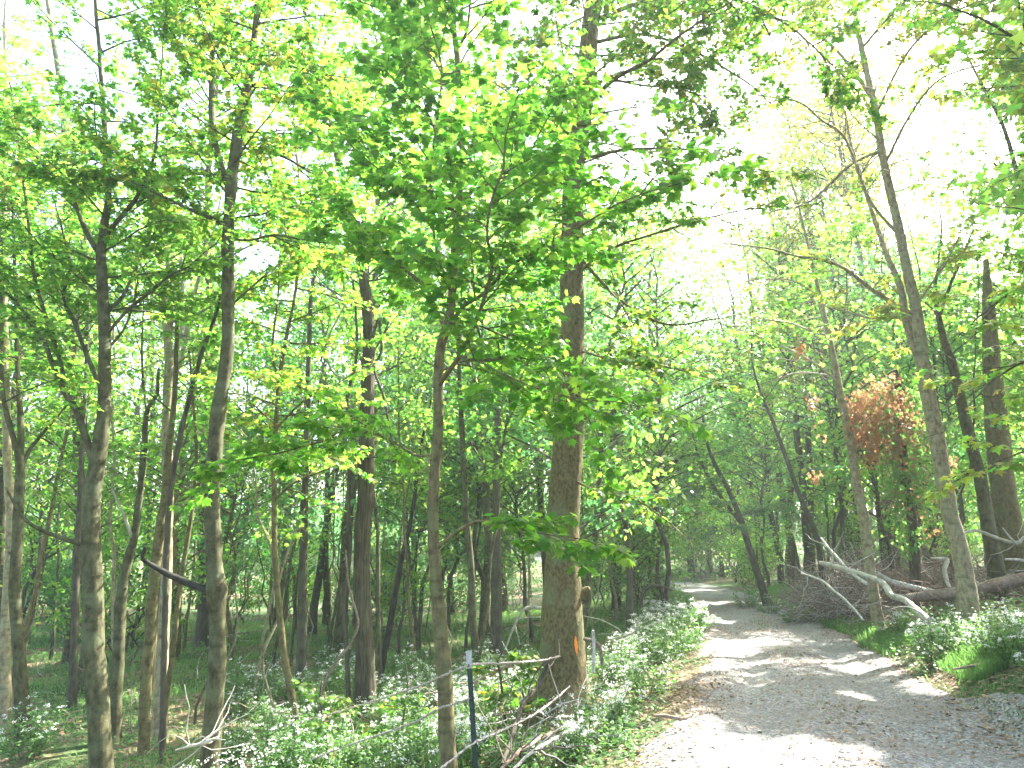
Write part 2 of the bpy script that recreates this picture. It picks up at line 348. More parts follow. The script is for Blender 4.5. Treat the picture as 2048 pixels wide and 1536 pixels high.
# thin places in the canopy (photo x, y, half width, half height, share of leaves kept)
GAPS = [(1930, 270, 130, 80, .1), (1640, 310, 60, 35, .5), (1265, 260, 60, 120, .08), (1130, 90, 35, 60, .3), (510, 515, 55, 35, .15),
        (500, 790, 50, 40, .3), (160, 110, 60, 50, .3), (110, 420, 40, 50, .3), (1370, 830, 80, 50, .6), (1440, 600, 110, 80, .5), (1600, 420, 130, 50, .45), (1400, 500, 60, 50, .5), (950, 40, 30, 30, .3),
        (40, 780, 60, 50, .4), (320, 760, 90, 110, .45), (260, 620, 60, 80, .5), (640, 320, 70, 60, .4), (560, 240, 60, 50, .5), (1900, 430, 120, 60, .4), (1450, 400, 60, 60, .4), (80, 40, 60, 50, .5)]
def gap_keep(C, strength=1.0):
    px, py, dep = project(C); keep = np.ones(len(C))
    for cx, cy_, rx, ry, k in GAPS:
        q = ((px-cx)/rx)**2+((py-cy_)/ry)**2
        keep = np.where(q < 1.25, np.minimum(keep, k+(1-k)*np.clip((q-.6)/.65, 0, 1)), keep)
    return rng.random(len(C)) < (1-strength*(1-keep))
def cull_sticks(A, B, gap=1.0):
    M = (A+B)/2; k = ~in_shaft(M) & gap_keep(M, gap); return k
def cull(arr, gap=1.0):
    C = arr[0]; k = ~in_shaft(C)
    if gap: k &= gap_keep(C, gap)
    k &= ~((np.abs(C[:, 0]) < 1.3) & (np.abs(C[:, 1]) < 2.3) & (np.abs(C[:, 2]-1.6) < 1.3))
    return [a[k] for a in arr]

# ------------------------------------------------------------------ growing sprays of twigs and leaves
def unit(v): return v/(np.linalg.norm(v)+1e-9)
def twig_leaves(lv, P0, P1, ls, rnd):
    L = np.linalg.norm(P1-P0); n = max(3, int(L/(ls*.40))); d = unit(P1-P0); side = unit(np.cross(d, [0, 0, 1.0])+1e-6)
    t = np.repeat(np.linspace(.15, 1, n), 2); sg = np.tile([1, -1], n).astype(float)
    C = P0+(P1-P0)*t[:, None]+rnd.normal(0, ls*.12, (len(t), 3))
    T = d*.55+side*sg[:, None]*.9+np.array([0, 0, -.25])+rnd.normal(0, .28, (len(t), 3))
    Nn = np.array([0, 0, 1.0])+rnd.normal(0, .38, (len(t), 3))
    C = C+norm(T)*ls*.35
    lv.add(C, T, Nn, ls*rnd.uniform(.6, 1.15, len(t)))
def branch(st, lv, p, d, L, r, ls, rnd, dens=1.0, droop=.12, sub=True):
    """a side branch: a bending stem, twigs either side, leaves on the twigs"""
    n = max(4, int(L/.22)); pts = [np.array(p)]; d = unit(d); bend = rnd.normal(0, .06, 3)
    for k in range(n):
        d = unit(d+bend*.5+rnd.normal(0, .06, 3)+np.array([0, 0, -droop*.12*(k/n)])); pts.append(pts[-1]+d*L/n)
    pts = np.array(pts); rr = np.linspace(r, max(.0025, r*.2), n+1)
    for k in range(n): st.append((pts[k], pts[k+1], rr[k], rr[k+1]))
    sg = 1
    for k in range(max(1, int(n*.18)), n+1):
        dd = unit(pts[min(k+1, n)]-pts[k-1]); side = unit(np.cross(dd, [0, 0, 1.0])+1e-6)
        for _ in range(2 if rnd.random() < dens*.5 else 1):
            if rnd.random() > dens*1.2: continue
            sg = -sg; tl = L*.30*(1.1-.6*k/n)*rnd.uniform(.6, 1.2)
            tl = min(max(tl, ls*1.5), 1.1); td = unit(dd*.75+side*sg*rnd.uniform(.5, 1.1)+np.array([0, 0, rnd.normal(.03, .18)]))
            q = pts[k]+td*tl
            st.append((pts[k], q, max(.003, rr[k]*.45), .0018)); twig_leaves(lv, pts[k], q, ls, rnd)
            if sub and tl > .5:
                for s2 in (-1, 1):
                    q0 = pts[k]+td*tl*rnd.uniform(.3, .6); q1 = q0+unit(td+s2*.8*np.cross(td, [0, 0, 1.0]))*tl*.5
                    st.append((q0, q1, .003, .0015)); twig_leaves(lv, q0, q1, ls, rnd)
    twig_leaves(lv, pts[-2], pts[-1]+d*ls, ls, rnd)
def crown_object(name, st, lv, leafmats, barkm, tpl, parent, org, gap=1.0, split=None):
    arr = cull(lv.arrays(), gap); g = Geo()
    if st:
        A = np.array([s[0] for s in st]); B = np.array([s[1] for s in st]); r0 = np.array([s[2] for s in st]); r1 = np.array([s[3] for s in st])
        _, _, dep = project(A); mn = .0009*np.clip(dep, 2, 40)*.55
        sticks(g, A, B, np.maximum(r0, mn), np.maximum(r1, mn*.7), 0)
    if split and len(leafmats) > 1:
        k = rng.random(len(arr[0])) < split+.35*vnoise(arr[0][:, 0], arr[0][:, 2], 1.1, 3)*split*2
        put_leaves(g, [a[~k] for a in arr], tpl, 1); put_leaves(g, [a[k] for a in arr], tpl, 2)
    else: put_leaves(g, arr, tpl, 1)
    return link(name, g.mesh(name, [barkm]+leafmats, org), parent), len(arr[0])

HEROES = []
def px_path(pts, D, dy=0.0):
    n = len(pts); P = []; W = []
    for k, (x, y, wd) in enumerate(pts):
        Dk = D+dy*(k/max(1, n-1)); p = at(x, y, Dk); P.append(p); W.append(wd*Dk/F*1.02/2)
    return P, W
def hero(name, label, cat, pts, D=None, bark=None, limbs=(), grow=None, leaf=None, tpl=STAR, ls=.1, up=0.0, sides=12, rough=.05, ridges=None, flare=1.5, gap=1.0, split=None, short=None, dy=0.0, seed=1, group=None, crown_name='crown', dens=1.0):
    """a tree whose trunk follows the photo's: pts run from the base to the top as (x, y, width)"""
    rnd = np.random.default_rng(seed)
    if D is None: D = hit(pts[0][0], pts[0][1])[1]
    P, W = px_path(pts, D, dy)
    if pts[0][1] >= 1520 or P[0][2] > hz(P[0][0], P[0][1]):   # carry the trunk down to the ground
        z = hz(P[0][0], P[0][1]); 
        dn = (P[0]-P[1]); dn = dn/abs(dn[2])*(P[0][2]-z) if P[0][2] > z else dn*0
        if P[0][2] > z+.05: P.insert(0, P[0]+np.clip(dn, -.5, .5)*[1, 1, 0]+[0, 0, -(P[0][2]-z)]); W.insert(0, W[0]*1.12)
    base = P[0].copy(); base[2] = hz(base[0], base[1])
    P.insert(0, base+[0, 0, -.15]); W.insert(0, W[0]*flare*1.08)
    P[1] = base.copy(); W[1] = W[1]*(1+(flare-1)*.6)
    if up:
        d = unit(P[-1]-P[-2]); d = unit(d+[0, 0, .6]); P.append(P[-1]+d*up*.5+rnd.normal(0, .1, 3)); W.append(W[-1]*.72); P.append(P[-1]+unit(d+[0, 0, .4])*up*.5+rnd.normal(0, .15, 3)); W.append(W[-1]*.35)
    TP, TW = smooth_path(P, W, .1 if D < 16 else .3)
    root = thing(name, label, cat, base, group)
    g = Geo(); k = len(TP)
    if k > 30:
        jit = np.cumsum(rnd.normal(0, .0025, (k, 3)), 0); jit -= np.linspace(0, 1, k)[:, None]*jit[-1]; TP = TP+jit*[1, 1, 0]
    if flare > 1.7:
        low = np.clip(1-(TP[:, 2]-base[2])/.9, 0, 1)
        TW = TW*(1+.28*low**2)
    tube(g, TP, TW, sides, 0, rough, seed, ridges)
    # knots
    for _ in range(3 if D < 16 else 0):
        i = rnd.integers(5, max(6, int(k*.6))) if k > 8 else 1; a = rnd.uniform(0, 6.28); q = TP[i]+np.array([math.cos(a), math.sin(a), 0])*TW[i]*.85
        tube(g, [q-[0, 0, TW[i]*.2], q+np.array([math.cos(a), math.sin(a), .3])*TW[i]*.5], [TW[i]*.32, TW[i]*.14], 6, 0, .1, i)
    link('trunk', g.mesh('trunk', [bark], base), root)
    st = []; lv = Leaves(); paths = [(TP, TW, True)]
    for lb in limbs:
        lp, dyl = lb[0], lb[1]; opt = lb[2] if len(lb) > 2 else {}
        LP, LW = px_path(lp, D, dyl)
        LP[0] = TP[np.argmin(((TP-LP[0])**2).sum(1))] if opt.get('snap', True) and np.min(((TP-LP[0])**2).sum(1)) < .6 else LP[0]
        if opt.get('up'): 
            d = unit(unit(LP[-1]-LP[-2])+[0, 0, .3]); LP.append(LP[-1]+d*opt['up']); LW.append(LW[-1]*.35)
        LP, LW = smooth_path(LP, LW, .09); lg = Geo()
        LP = LP+np.cumsum(rnd.normal(0, .0035, LP.shape), 0)*np.linspace(0, 1, len(LP))[:, None]
        LW = np.maximum(LW, .004)
        tube(lg, LP, LW, 7 if LW[0] > .015 else 5, 0, .08, seed+len(paths))
        lo = link('branch', lg.mesh('branch', [opt.get('bark', bark)], base), root)
        if opt.get('label'): lo['label'] = opt['label']
        if opt.get('leaf', True): paths.append((LP, LW, False, opt))
    if leaf:
        G = dict(start=.35, step=.4, L=1.6, r=.02, rise=.35, limbstep=.3, limbL=.9, limbstart=.25); G.update(grow or {})
        for q in paths:
            Pq, Wq, istrunk = q[:3]; opt = q[3] if len(q) > 3 else {}
            seg = np.linalg.norm(np.diff(Pq, axis=0), axis=1); Lc = np.concatenate([[0], np.cumsum(seg)]); tot = Lc[-1]
            if istrunk:
                h = G['start']*tot; a = rnd.uniform(0, 6.28)
                while h < tot:
                    p = np.array([np.interp(h, Lc, Pq[:, c]) for c in range(3)]); a += 2.4+rnd.normal(0, .4); t = (h/tot-G['start'])/(1-G['start'])
                    f = G['prof'](t) if 'prof' in G else (1.05-.75*t)
                    L = G['L']*f*rnd.uniform(.6, 1.25)
                    d = np.array([math.cos(a), math.sin(a)*.9+G.get('toward', 0), G['rise']+rnd.normal(0, .15)])
                    if L > .25: branch(st, lv, p, d, L, min(G['r'], .012*L+.004), ls, rnd, dens)
                    h += G['step']*rnd.uniform(.6, 1.4)
            else:
                h = opt.get('start', G['limbstart'])*tot; sg = 1
                while h < tot:
                    p = np.array([np.interp(h, Lc, Pq[:, c]) for c in range(3)]); p2 = np.array([np.interp(min(h+.1, tot), Lc, Pq[:, c]) for c in range(3)]); dd = unit(p2-p) if h+.1 < tot else unit(Pq[-1]-Pq[-3])
                    side = unit(np.cross(dd, [0, 0, 1.0])+1e-6); sg = -sg; t = h/tot; L = opt.get('L', G['limbL'])*(1.15-.6*t)*rnd.uniform(.6, 1.3)
                    branch(st, lv, p, dd*.55+side*sg*rnd.uniform(.4, 1.1)+np.array([0, 0, rnd.normal(.08, .3)]), L, .010*L+.003, ls, rnd, dens)
                    h += opt.get('step', G['limbstep'])*rnd.uniform(.6, 1.4)
                branch(st, lv, Pq[-1], unit(Pq[-1]-Pq[-4]), opt.get('L', G['limbL'])*.8, max(.004, Wq[-1]), ls, rnd, dens)
        if lv.C: 
            _, n = crown_object(crown_name, st, lv, leaf, bark, tpl, root, base, gap, split)
            STAT.append((name, n))
    HEROES.append((short or label, pts, D, float(base[0]), float(base[1]), root))
    return root
STAT = []

# ------------------------------------------------------------------ the trees one can tell apart
MM = [L_MAPLE, L_YEL]
hero('young_maple_tree', 'slim tan-barked young maple right behind the green fence post, big bright leaves overhead', 'maple tree',
     [(900, 1530, 31), (893, 1387, 29), (886, 1284, 28), (876, 1182, 25), (869, 1079, 22), (867, 1013, 21), (873, 910, 21), (877, 842, 21), (878, 773, 20), (883, 688, 20), (899, 637, 19), (906, 568, 17), (909, 500, 16), (911, 478, 16), (917, 427, 15), (920, 308, 14), (920, 205, 14), (915, 102, 13), (908, 20, 12)],
     D=6.2, bark=B_TAN, up=1.6, sides=16, rough=.05, flare=1.5, seed=11, leaf=[L_MAPLE], tpl=MAPLE, ls=.095, gap=.6, dens=1.3, short='the slim tan young maple',
     grow=dict(start=.55, step=.16, L=1.35, rise=.2, limbstep=.14, limbL=.75, limbstart=.15, r=.012),
     limbs=[([(880, 775, 11), (889, 753, 11), (913, 722, 10), (944, 664, 9), (971, 596, 8), (987, 534, 7), (977, 478, 6), (985, 410, 6), (1012, 331, 5), (1018, 273, 4)], -1.2),
            ([(886, 688, 11), (903, 647, 10), (930, 609, 9), (971, 585, 8), (1019, 530, 7), (1094, 500, 6), (1163, 451, 5), (1258, 396, 4), (1347, 369, 3)], -.9),
            ([(886, 660, 8), (862, 596, 7), (841, 561, 6), (807, 537, 6), (766, 500, 5), (735, 460, 4), (700, 430, 3)], .9),
            ([(899, 570, 6), (882, 534, 6), (869, 478, 5), (860, 359, 5), (869, 273, 5), (882, 137, 4), (860, 60, 4), (838, -20, 3)], -.8),
            ([(912, 440, 5), (870, 395, 5), (820, 350, 4), (760, 315, 3), (700, 300, 3)], .5),
            ([(917, 150, 5), (886, 147, 5), (862, 109, 5), (821, 58, 4), (787, 27, 4), (735, 7, 3), (680, -20, 3)], .8),
            ([(906, 735, 5), (930, 720, 5), (958, 722, 5), (1009, 749, 4), (1077, 773, 4), (1150, 792, 3), (1230, 800, 2)], -.9),
            ([(930, 640, 4), (954, 650, 4), (1026, 681, 5), (1101, 722, 5), (1135, 760, 4), (1180, 840, 3)], .6),
            ([(920, 105, 6), (935, 60, 6), (942, 0, 5), (955, -40, 4)], -.4),
            ([(872, 905, 5), (828, 910, 4), (790, 885, 4), (752, 869, 5), (701, 852, 5), (650, 879, 5), (600, 893, 4), (547, 907, 4), (478, 920, 3), (440, 950, 2)], 1.0, dict(L=.55)),
            ([(884, 1096, 8), (903, 1072, 8), (951, 1042, 6), (1000, 1050, 4), (1070, 1068, 4), (1130, 1075, 3)], -.6, dict(L=.45, start=.45)),
            ([(1005, 345, 3), (1060, 300, 3), (1130, 260, 3), (1200, 250, 2)], -.5, dict(snap=False, start=0))])
hero('big_broadleaf_tree', 'thickest mottled brown trunk beside the track with an orange paint stripe at chest height', 'broadleaf tree',
     [(1118, 1446, 92), (1128, 1353, 84), (1125, 1250, 80), (1125, 1114, 66), (1127, 1013, 61), (1135, 876, 61), (1139, 773, 56), (1142, 637, 51), (1143, 534, 47), (1146, 342, 44), (1163, 250, 42), (1173, 137, 41), (1183, 34, 38), (1187, -20, 37)],
     bark=B_BIG, up=7, sides=40, rough=.035, flare=1.75, seed=12, leaf=[L_MAPLE, L_YEL], split=.2, tpl=STAR, ls=.11, short='the thick orange-striped trunk',
     grow=dict(start=.36, step=.17, L=2.1, rise=.12, limbL=1.1, limbstep=.15, toward=-.15, prof=lambda t: .75+.35*t),
     limbs=[([(1155, 215, 11), (1200, 184, 11), (1231, 157, 10), (1300, 120, 8), (1347, 82, 6), (1400, 45, 5), (1440, 20, 4)], -1.4, dict(L=1.1)),
            ([(1231, 160, 6), (1290, 172, 5), (1350, 178, 4), (1420, 200, 3)], -.6, dict(snap=False, L=.8)),
            ([(1184, 40, 12), (1300, 0, 10), (1430, -10, 8), (1560, 40, 6), (1650, 110, 4)], -1.0, dict(L=1.5, step=.16)),
            ([(1150, 330, 8), (1250, 300, 7), (1380, 300, 5), (1480, 330, 3)], -1.6, dict(L=1.0, step=.2)),
            ([(1184, 90, 9), (1290, 70, 7), (1400, 110, 6), (1500, 170, 4)], 1.0, dict(L=1.4, step=.18)),
            ([(1150, 500, 7), (1240, 600, 6), (1330, 650, 5), (1430, 640, 3)], -.4, dict(L=1.1, step=.2)),
            ([(1165, 300, 8), (1120, 250, 6), (1060, 215, 5), (1020, 190, 4)], -.8),
            ([(1150, 560, 7), (1220, 500, 6), (1300, 470, 5), (1400, 440, 4), (1500, 420, 3)], -1.2, dict(L=1.0)),
            ([(1150, 700, 5), (1230, 720, 5), (1310, 728, 4), (1370, 740, 3)], -1.5, dict(L=.9)),
            ([(1145, 960, 5), (1200, 985, 4), (1270, 1000, 4), (1330, 1040, 3)], -1.2, dict(L=.7))])
hero('forked_grey_tree', 'dark grey-barked tree forking high into two stems, one charred broken branch low on it', 'broadleaf tree',
     [(419, 1530, 33), (424, 1421, 33), (431, 1319, 31), (431, 1216, 30), (430, 1182, 40), (425, 1140, 32), (424, 1096, 30), (420, 1013, 29), (427, 910, 29), (434, 825, 29), (444, 756, 26), (451, 705, 25), (453, 602, 25), (451, 500, 24), (453, 478, 24), (458, 410, 22), (460, 370, 25), (468, 308, 23), (478, 239, 21), (495, 171, 19), (506, 103, 16), (513, 34, 13), (518, -20, 12)],
     D=9.4, bark=B_GREY, up=4, sides=18, rough=.07, flare=1.55, seed=13, leaf=[L_MAPLE, L_YEL], split=.25, ls=.105, short='the forked dark grey tree',
     grow=dict(start=.48, step=.17, L=2.0, rise=.2, limbL=1.05, limbstep=.17),
     limbs=[([(456, 378, 15), (441, 331, 15), (425, 256, 15), (424, 171, 13), (424, 103, 12), (432, 34, 10), (420, -30, 9)], .5, dict(up=2.5)),
            ([(437, 458, 7), (376, 417, 6), (308, 383, 6), (256, 355, 5), (219, 331, 5), (181, 321, 4), (130, 338, 3)], -.5),
            ([(506, 126, 8), (547, 126, 7), (598, 137, 5), (650, 150, 3)], -.5),
            ([(495, 171, 6), (550, 167, 6), (581, 178, 5), (625, 205, 4), (680, 240, 3)], .5),
            ([(462, 300, 5), (520, 302, 6), (570, 315, 6), (610, 340, 4)], .7),
            ([(452, 612, 5), (520, 560, 4), (560, 530, 3)], .7, dict(L=.7)),
            ([(452, 480, 6), (500, 480, 5), (550, 470, 5), (620, 480, 4), (680, 490, 3)], -.6, dict(L=.8)),
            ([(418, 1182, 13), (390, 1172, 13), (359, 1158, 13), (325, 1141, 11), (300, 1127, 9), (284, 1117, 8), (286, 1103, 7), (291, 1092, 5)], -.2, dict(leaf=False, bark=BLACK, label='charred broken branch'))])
hero('grey_maple_tree', 'pale grey-green trunk leaning slightly at the far left, splitting into several upright stems', 'maple tree',
     [(202, 1530, 39), (198, 1440, 38), (191, 1336, 38), (186, 1182, 36), (183, 1080, 34), (186, 996, 33), (198, 910, 30), (208, 842, 26), (212, 773, 24), (212, 671, 23), (207, 568, 21), (205, 513, 19), (212, 444, 16), (219, 393, 13), (212, 273, 11), (208, 205, 9), (195, 68, 8), (190, -10, 7)],
     D=9.4, bark=B_GREY, up=2.5, sides=18, rough=.06, flare=1.5, seed=14, leaf=[L_TALL, L_MAPLE], split=.5, ls=.10, short='the pale grey many-stemmed maple',
     grow=dict(start=.45, step=.22, L=1.7, rise=.35, limbL=.95, limbstep=.2),
     limbs=[([(184, 940, 15), (161, 842, 14), (150, 815, 13), (133, 790, 12), (109, 739, 10), (92, 691, 9), (60, 640, 7), (20, 590, 6), (-20, 560, 5)], -.6),
            ([(135, 792, 9), (120, 722, 9), (96, 647, 8), (75, 578, 7), (65, 517, 6), (55, 400, 5), (45, 300, 4), (30, 180, 3)], .4, dict(snap=False)),
            ([(197, 800, 9), (178, 722, 9), (147, 643, 8), (126, 592, 6), (140, 540, 5), (120, 440, 4)], .5),
            ([(203, 510, 12), (171, 461, 10), (143, 393, 8), (90, 330, 6), (34, 256, 5), (-10, 180, 4)], .3),
            ([(208, 490, 10), (219, 461, 10), (256, 417, 9), (273, 393, 8), (308, 308, 6), (313, 222, 5), (320, 120, 4)], -.4),
            ([(214, 625, 9), (240, 600, 8), (262, 560, 6), (290, 500, 4), (330, 430, 3)], .5),
            ([(222, 668, 7), (260, 616, 7), (308, 578, 6), (340, 550, 5), (376, 534, 4), (410, 505, 3)], -.6),
            ([(216, 700, 6), (240, 670, 5), (262, 625, 4), (275, 560, 3)], .6),
            ([(173, 1095, 10), (150, 1085, 9), (113, 1072, 8), (75, 1058, 7), (51, 1042, 7), (34, 1018, 6), (15, 985, 4)], -.5, dict(leaf=False, label='bare side branch'))])
hero('shagbark_tree', 'straight tree with deeply furrowed shaggy bark and vines hanging round its middle', 'shagbark tree',
     [(729, 1432, 36), (729, 1319, 34), (723, 1182, 31), (722, 1045, 29), (727, 1013, 30), (732, 842, 27), (735, 739, 25), (737, 654, 24), (725, 560, 20), (705, 460, 18), (685, 360, 16), (660, 260, 14), (635, 180, 12), (615, 60, 10), (600, -20, 9)],
     bark=B_SHAG, up=3, sides=28, rough=.012, ridges=(.06, 9), flare=1.4, seed=15, leaf=[L_TALL, L_COOL], split=.4, ls=.12, short='the shaggy furrowed trunk',
     grow=dict(start=.42, step=.24, L=2.1, rise=.2, limbL=1.1, limbstep=.22),
     limbs=[([(690, 380, 8), (740, 300, 6), (780, 220, 5), (800, 120, 4)], .5), ([(655, 245, 7), (600, 260, 5), (612, 220, 4), (640, 200, 3)], -.4),
            ([(742, 720, 5), (755, 690, 4), (775, 650, 4), (790, 600, 3)], .4)])
hero('leaning_roadside_tree', 'tan lichen-speckled tree leaning left over the flowering bush, dividing into two stems', 'broadleaf tree',
     [(1938, 1240, 34), (1929, 1148, 33), (1909, 1062, 31), (1895, 1011, 30), (1874, 893, 29), (1861, 825, 28), (1844, 732, 27), (1836, 670, 24), (1827, 602, 21), (1816, 551, 20), (1806, 500, 19), (1788, 420, 18), (1763, 300, 16), (1745, 200, 14), (1718, 80, 12), (1700, -20, 10)],
     bark=B_LIGHT, up=3.5, sides=18, rough=.06, flare=1.25, seed=16, leaf=[L_YEL, L_TALL], split=.6, ls=.115, short='the tan leaning roadside tree',
     grow=dict(start=.50, step=.26, L=2.1, rise=.25, limbL=1.1, limbstep=.22),
     limbs=[([(1846, 735, 17), (1826, 691, 16), (1813, 643, 15), (1799, 568, 13), (1775, 510, 11), (1735, 385, 8), (1705, 290, 6), (1692, 220, 4)], .5),
            ([(1803, 630, 10), (1758, 589, 9), (1727, 565, 8), (1690, 537, 7), (1649, 520, 6), (1587, 510, 5), (1533, 497, 4), (1460, 487, 3)], -.6, dict(L=1.1)),
            ([(1808, 640, 6), (1770, 636, 5), (1731, 637, 4), (1670, 622, 3)], -.3),
            ([(1795, 470, 7), (1740, 400, 6), (1690, 280, 6), (1640, 240, 5), (1595, 205, 4), (1500, 190, 3)], -.7, dict(L=1.5)),
            ([(1745, 200, 9), (1690, 120, 7), (1620, 60, 6), (1520, 30, 4)], -.4, dict(L=1.6, step=.2)),
            ([(1765, 300, 7), (1700, 330, 6), (1620, 400, 5), (1540, 420, 3)], -.4, dict(L=1.2)),
            ([(1720, 100, 7), (1790, 20, 6), (1860, -40, 5)], -.4, dict(L=1.6)),
            ([(1840, 610, 5), (1880, 540, 4), (1920, 470, 3)], -.3),
            ([(1770, 330, 6), (1820, 230, 6), (1880, 160, 5), (1980, 130, 4), (2060, 130, 3)], -2.6, dict(L=1.3)),
            ([(1750, 230, 6), (1820, 100, 6), (1920, 20, 5), (2040, -20, 4)], -3.0, dict(L=1.4))])
hero('slim_leaning_tree', 'slim pale grey leaning trunk at the edge of the track beside the brush pile', 'slim tree',
     [(1757, 1254, 21), (1741, 1148, 19), (1727, 1045, 19), (1710, 961, 18), (1697, 876, 16), (1676, 773, 14), (1659, 688, 12), (1645, 620, 10), (1628, 544, 7), (1618, 500, 6), (1600, 420, 5), (1578, 350, 3)],
     bark=B_LIGHT, sides=12, rough=.05, flare=1.2, seed=17, leaf=[L_TALL], ls=.10, short='the slim pale leaning trunk', dens=.9,
     grow=dict(start=.6, step=.35, L=1.2, rise=.1, limbL=.8, limbstep=.25),
     limbs=[([(1668, 760, 5), (1620, 720, 4), (1560, 690, 3), (1500, 670, 3)], -1.2, dict(bark=B_PALE)), ([(1655, 680, 4), (1590, 650, 4), (1530, 640, 3)], -1.0, dict(bark=B_PALE)), ([(1672, 757, 4), (1600, 745, 3), (1540, 760, 3)], -.6, dict(bark=B_PALE)), ([(1640, 590, 4), (1580, 560, 3), (1500, 560, 2)], -1.0)])
hero('charred_leaning_tree', 'leaning tree right of the lichen-speckled one, its lower trunk blackened', 'broadleaf tree',
     [(2000, 1200, 31), (1987, 1113, 28), (1973, 1045, 25), (1956, 944, 22), (1936, 859, 21), (1915, 773, 19), (1902, 722, 17), (1881, 654, 12), (1871, 585, 8), (1878, 520, 4)],
     bark=B_GREY, up=2, sides=14, rough=.06, flare=1.2, seed=18, leaf=[L_TALL, L_YEL], split=.5, ls=.125, short='the blackened leaning trunk',
     grow=dict(start=.5, step=.4, L=2.0, rise=.3), limbs=[([(1880, 640, 7), (1905, 560, 6), (1940, 480, 5)], .6)])
hero('massive_shaded_tree', 'broad shaded brown trunk at the far right edge behind the fallen logs', 'broadleaf tree',
     [(2030, 1120, 50), (2010, 1000, 44), (1996, 880, 42), (1985, 760, 36), (1978, 640, 26), (1972, 520, 10)], bark=B_TAN, sides=16, seed=19, leaf=[L_TALL], ls=.14, short='the broad shaded trunk',
     D=17, grow=dict(start=.5, step=.8, L=2.2, rise=.2))
hero('vine_draped_tree', 'dead trunk hung with a mass of brown withered vine beyond the brush pile', 'vine-covered tree',
     [(1832, 1160, 20), (1826, 1060, 19), (1812, 960, 19), (1803, 876, 18), (1797, 800, 14), (1790, 740, 9)], bark=B_DARK, sides=12, rough=.1, seed=20, D=15.5, short='the vine-draped dead trunk')
hero('pale_forked_tree', 'whitish bare-barked tree forking into three pale upright stems in the left woods', 'pale tree',
     [(318, 1483, 22), (325, 1285, 21), (331, 1148, 20), (335, 1011, 20), (334, 876, 20), (336, 773, 20), (338, 739, 19), (334, 671, 14), (330, 602, 12), (338, 551, 10), (335, 450, 8), (330, 330, 6)],
     bark=B_LIGHT, up=2, sides=12, rough=.05, seed=21, leaf=[L_TALL], ls=.12, short='the whitish forked tree', grow=dict(start=.62, step=.4, L=1.8, rise=.5, limbL=1.0, limbstep=.3, limbstart=.6),
     limbs=[([(341, 740, 13), (352, 700, 12), (362, 671, 11), (364, 585, 9), (360, 500, 6), (350, 400, 4)], .3, dict(bark=B_PALE)), ([(345, 745, 13), (362, 722, 12), (376, 647, 11), (386, 602, 9), (400, 544, 7), (425, 470, 5), (440, 400, 3)], -.3, dict(bark=B_PALE)),
            ([(378, 640, 6), (400, 625, 5), (425, 610, 4), (445, 600, 3)], -.2, dict(leaf=False))])
hero('tan_straight_tree', 'straight tan trunk leaning gently right, just left of the whitish forked tree', 'slim tree',
     [(287, 1500, 21), (294, 1353, 20), (304, 1216, 20), (318, 1079, 19), (328, 1011, 17), (338, 900, 13), (348, 800, 10), (352, 700, 8), (356, 560, 6)], D=11.5, bark=B_TAN, sides=12, seed=22, leaf=[L_TALL], ls=.11, short='the straight tan trunk', grow=dict(start=.7, step=.7, L=1.0, rise=.4))
hero('thin_leaning_tree', 'thin dark stem leaning right across the whitish forked tree', 'sapling',
     [(325, 1486, 11), (334, 1100, 11), (345, 960, 11), (359, 876, 11), (371, 820, 10), (383, 773, 10), (403, 705, 9), (421, 655, 7), (434, 620, 6), (450, 540, 4)], D=11.0, bark=B_DARK, sides=8, seed=23, leaf=[L_MAPLE], ls=.1, short='the thin dark leaning stem', grow=dict(start=.7, step=.6, L=.7))
hero('thin_tan_sapling', 'thin tan sapling bending right between the whitish tree and the forked dark grey tree', 'sapling',
     [(321, 1483, 10), (345, 1302, 10), (362, 1165, 9), (376, 1079, 9), (386, 1011, 7), (392, 900, 6), (385, 800, 5), (378, 700, 4)], D=12, bark=B_TAN, sides=8, seed=24, leaf=[L_MAPLE], ls=.1, short='the thin tan sapling', grow=dict(start=.6, step=.6, L=.7))
hero('slender_maple_tree', 'slender tan maple standing between the forked dark grey tree and the shaggy trunk', 'maple tree',
     [(597, 1502, 15), (583, 1390, 14), (564, 1284, 13), (552, 1150, 12), (547, 1079, 11), (548, 940, 10), (554, 808, 9), (564, 722, 8), (577, 650, 7), (588, 602, 6), (597, 500, 6), (600, 400, 5), (590, 280, 4), (585, 150, 3)], bark=B_TAN, sides=10, seed=25, leaf=[L_MAPLE, L_YEL], split=.2, ls=.105, tpl=STAR,
     short='the slender tan maple', grow=dict(start=.38, step=.2, L=1.8, rise=.12, prof=lambda t: 1.0-.45*t), limbs=[([(560, 770, 5), (545, 700, 5), (556, 600, 4), (560, 520, 3)], .3), ([(549, 1000, 5), (600, 960, 4), (660, 940, 3)], -1.0), ([(552, 860, 5), (610, 800, 4), (670, 770, 3)], -.8)])
hero('black_leaning_snag', 'thin blackened dead stem leaning right between the shaggy trunk and the slim young maple', 'dead tree',
     [(757, 1362, 13), (770, 1300, 12), (783, 1233, 12), (794, 1170, 11), (804, 1114, 10), (824, 1031, 8), (841, 893, 6), (855, 842, 4), (862, 800, 3)], bark=BLACK, sides=8, seed=26, rough=.08, short='the black leaning snag')
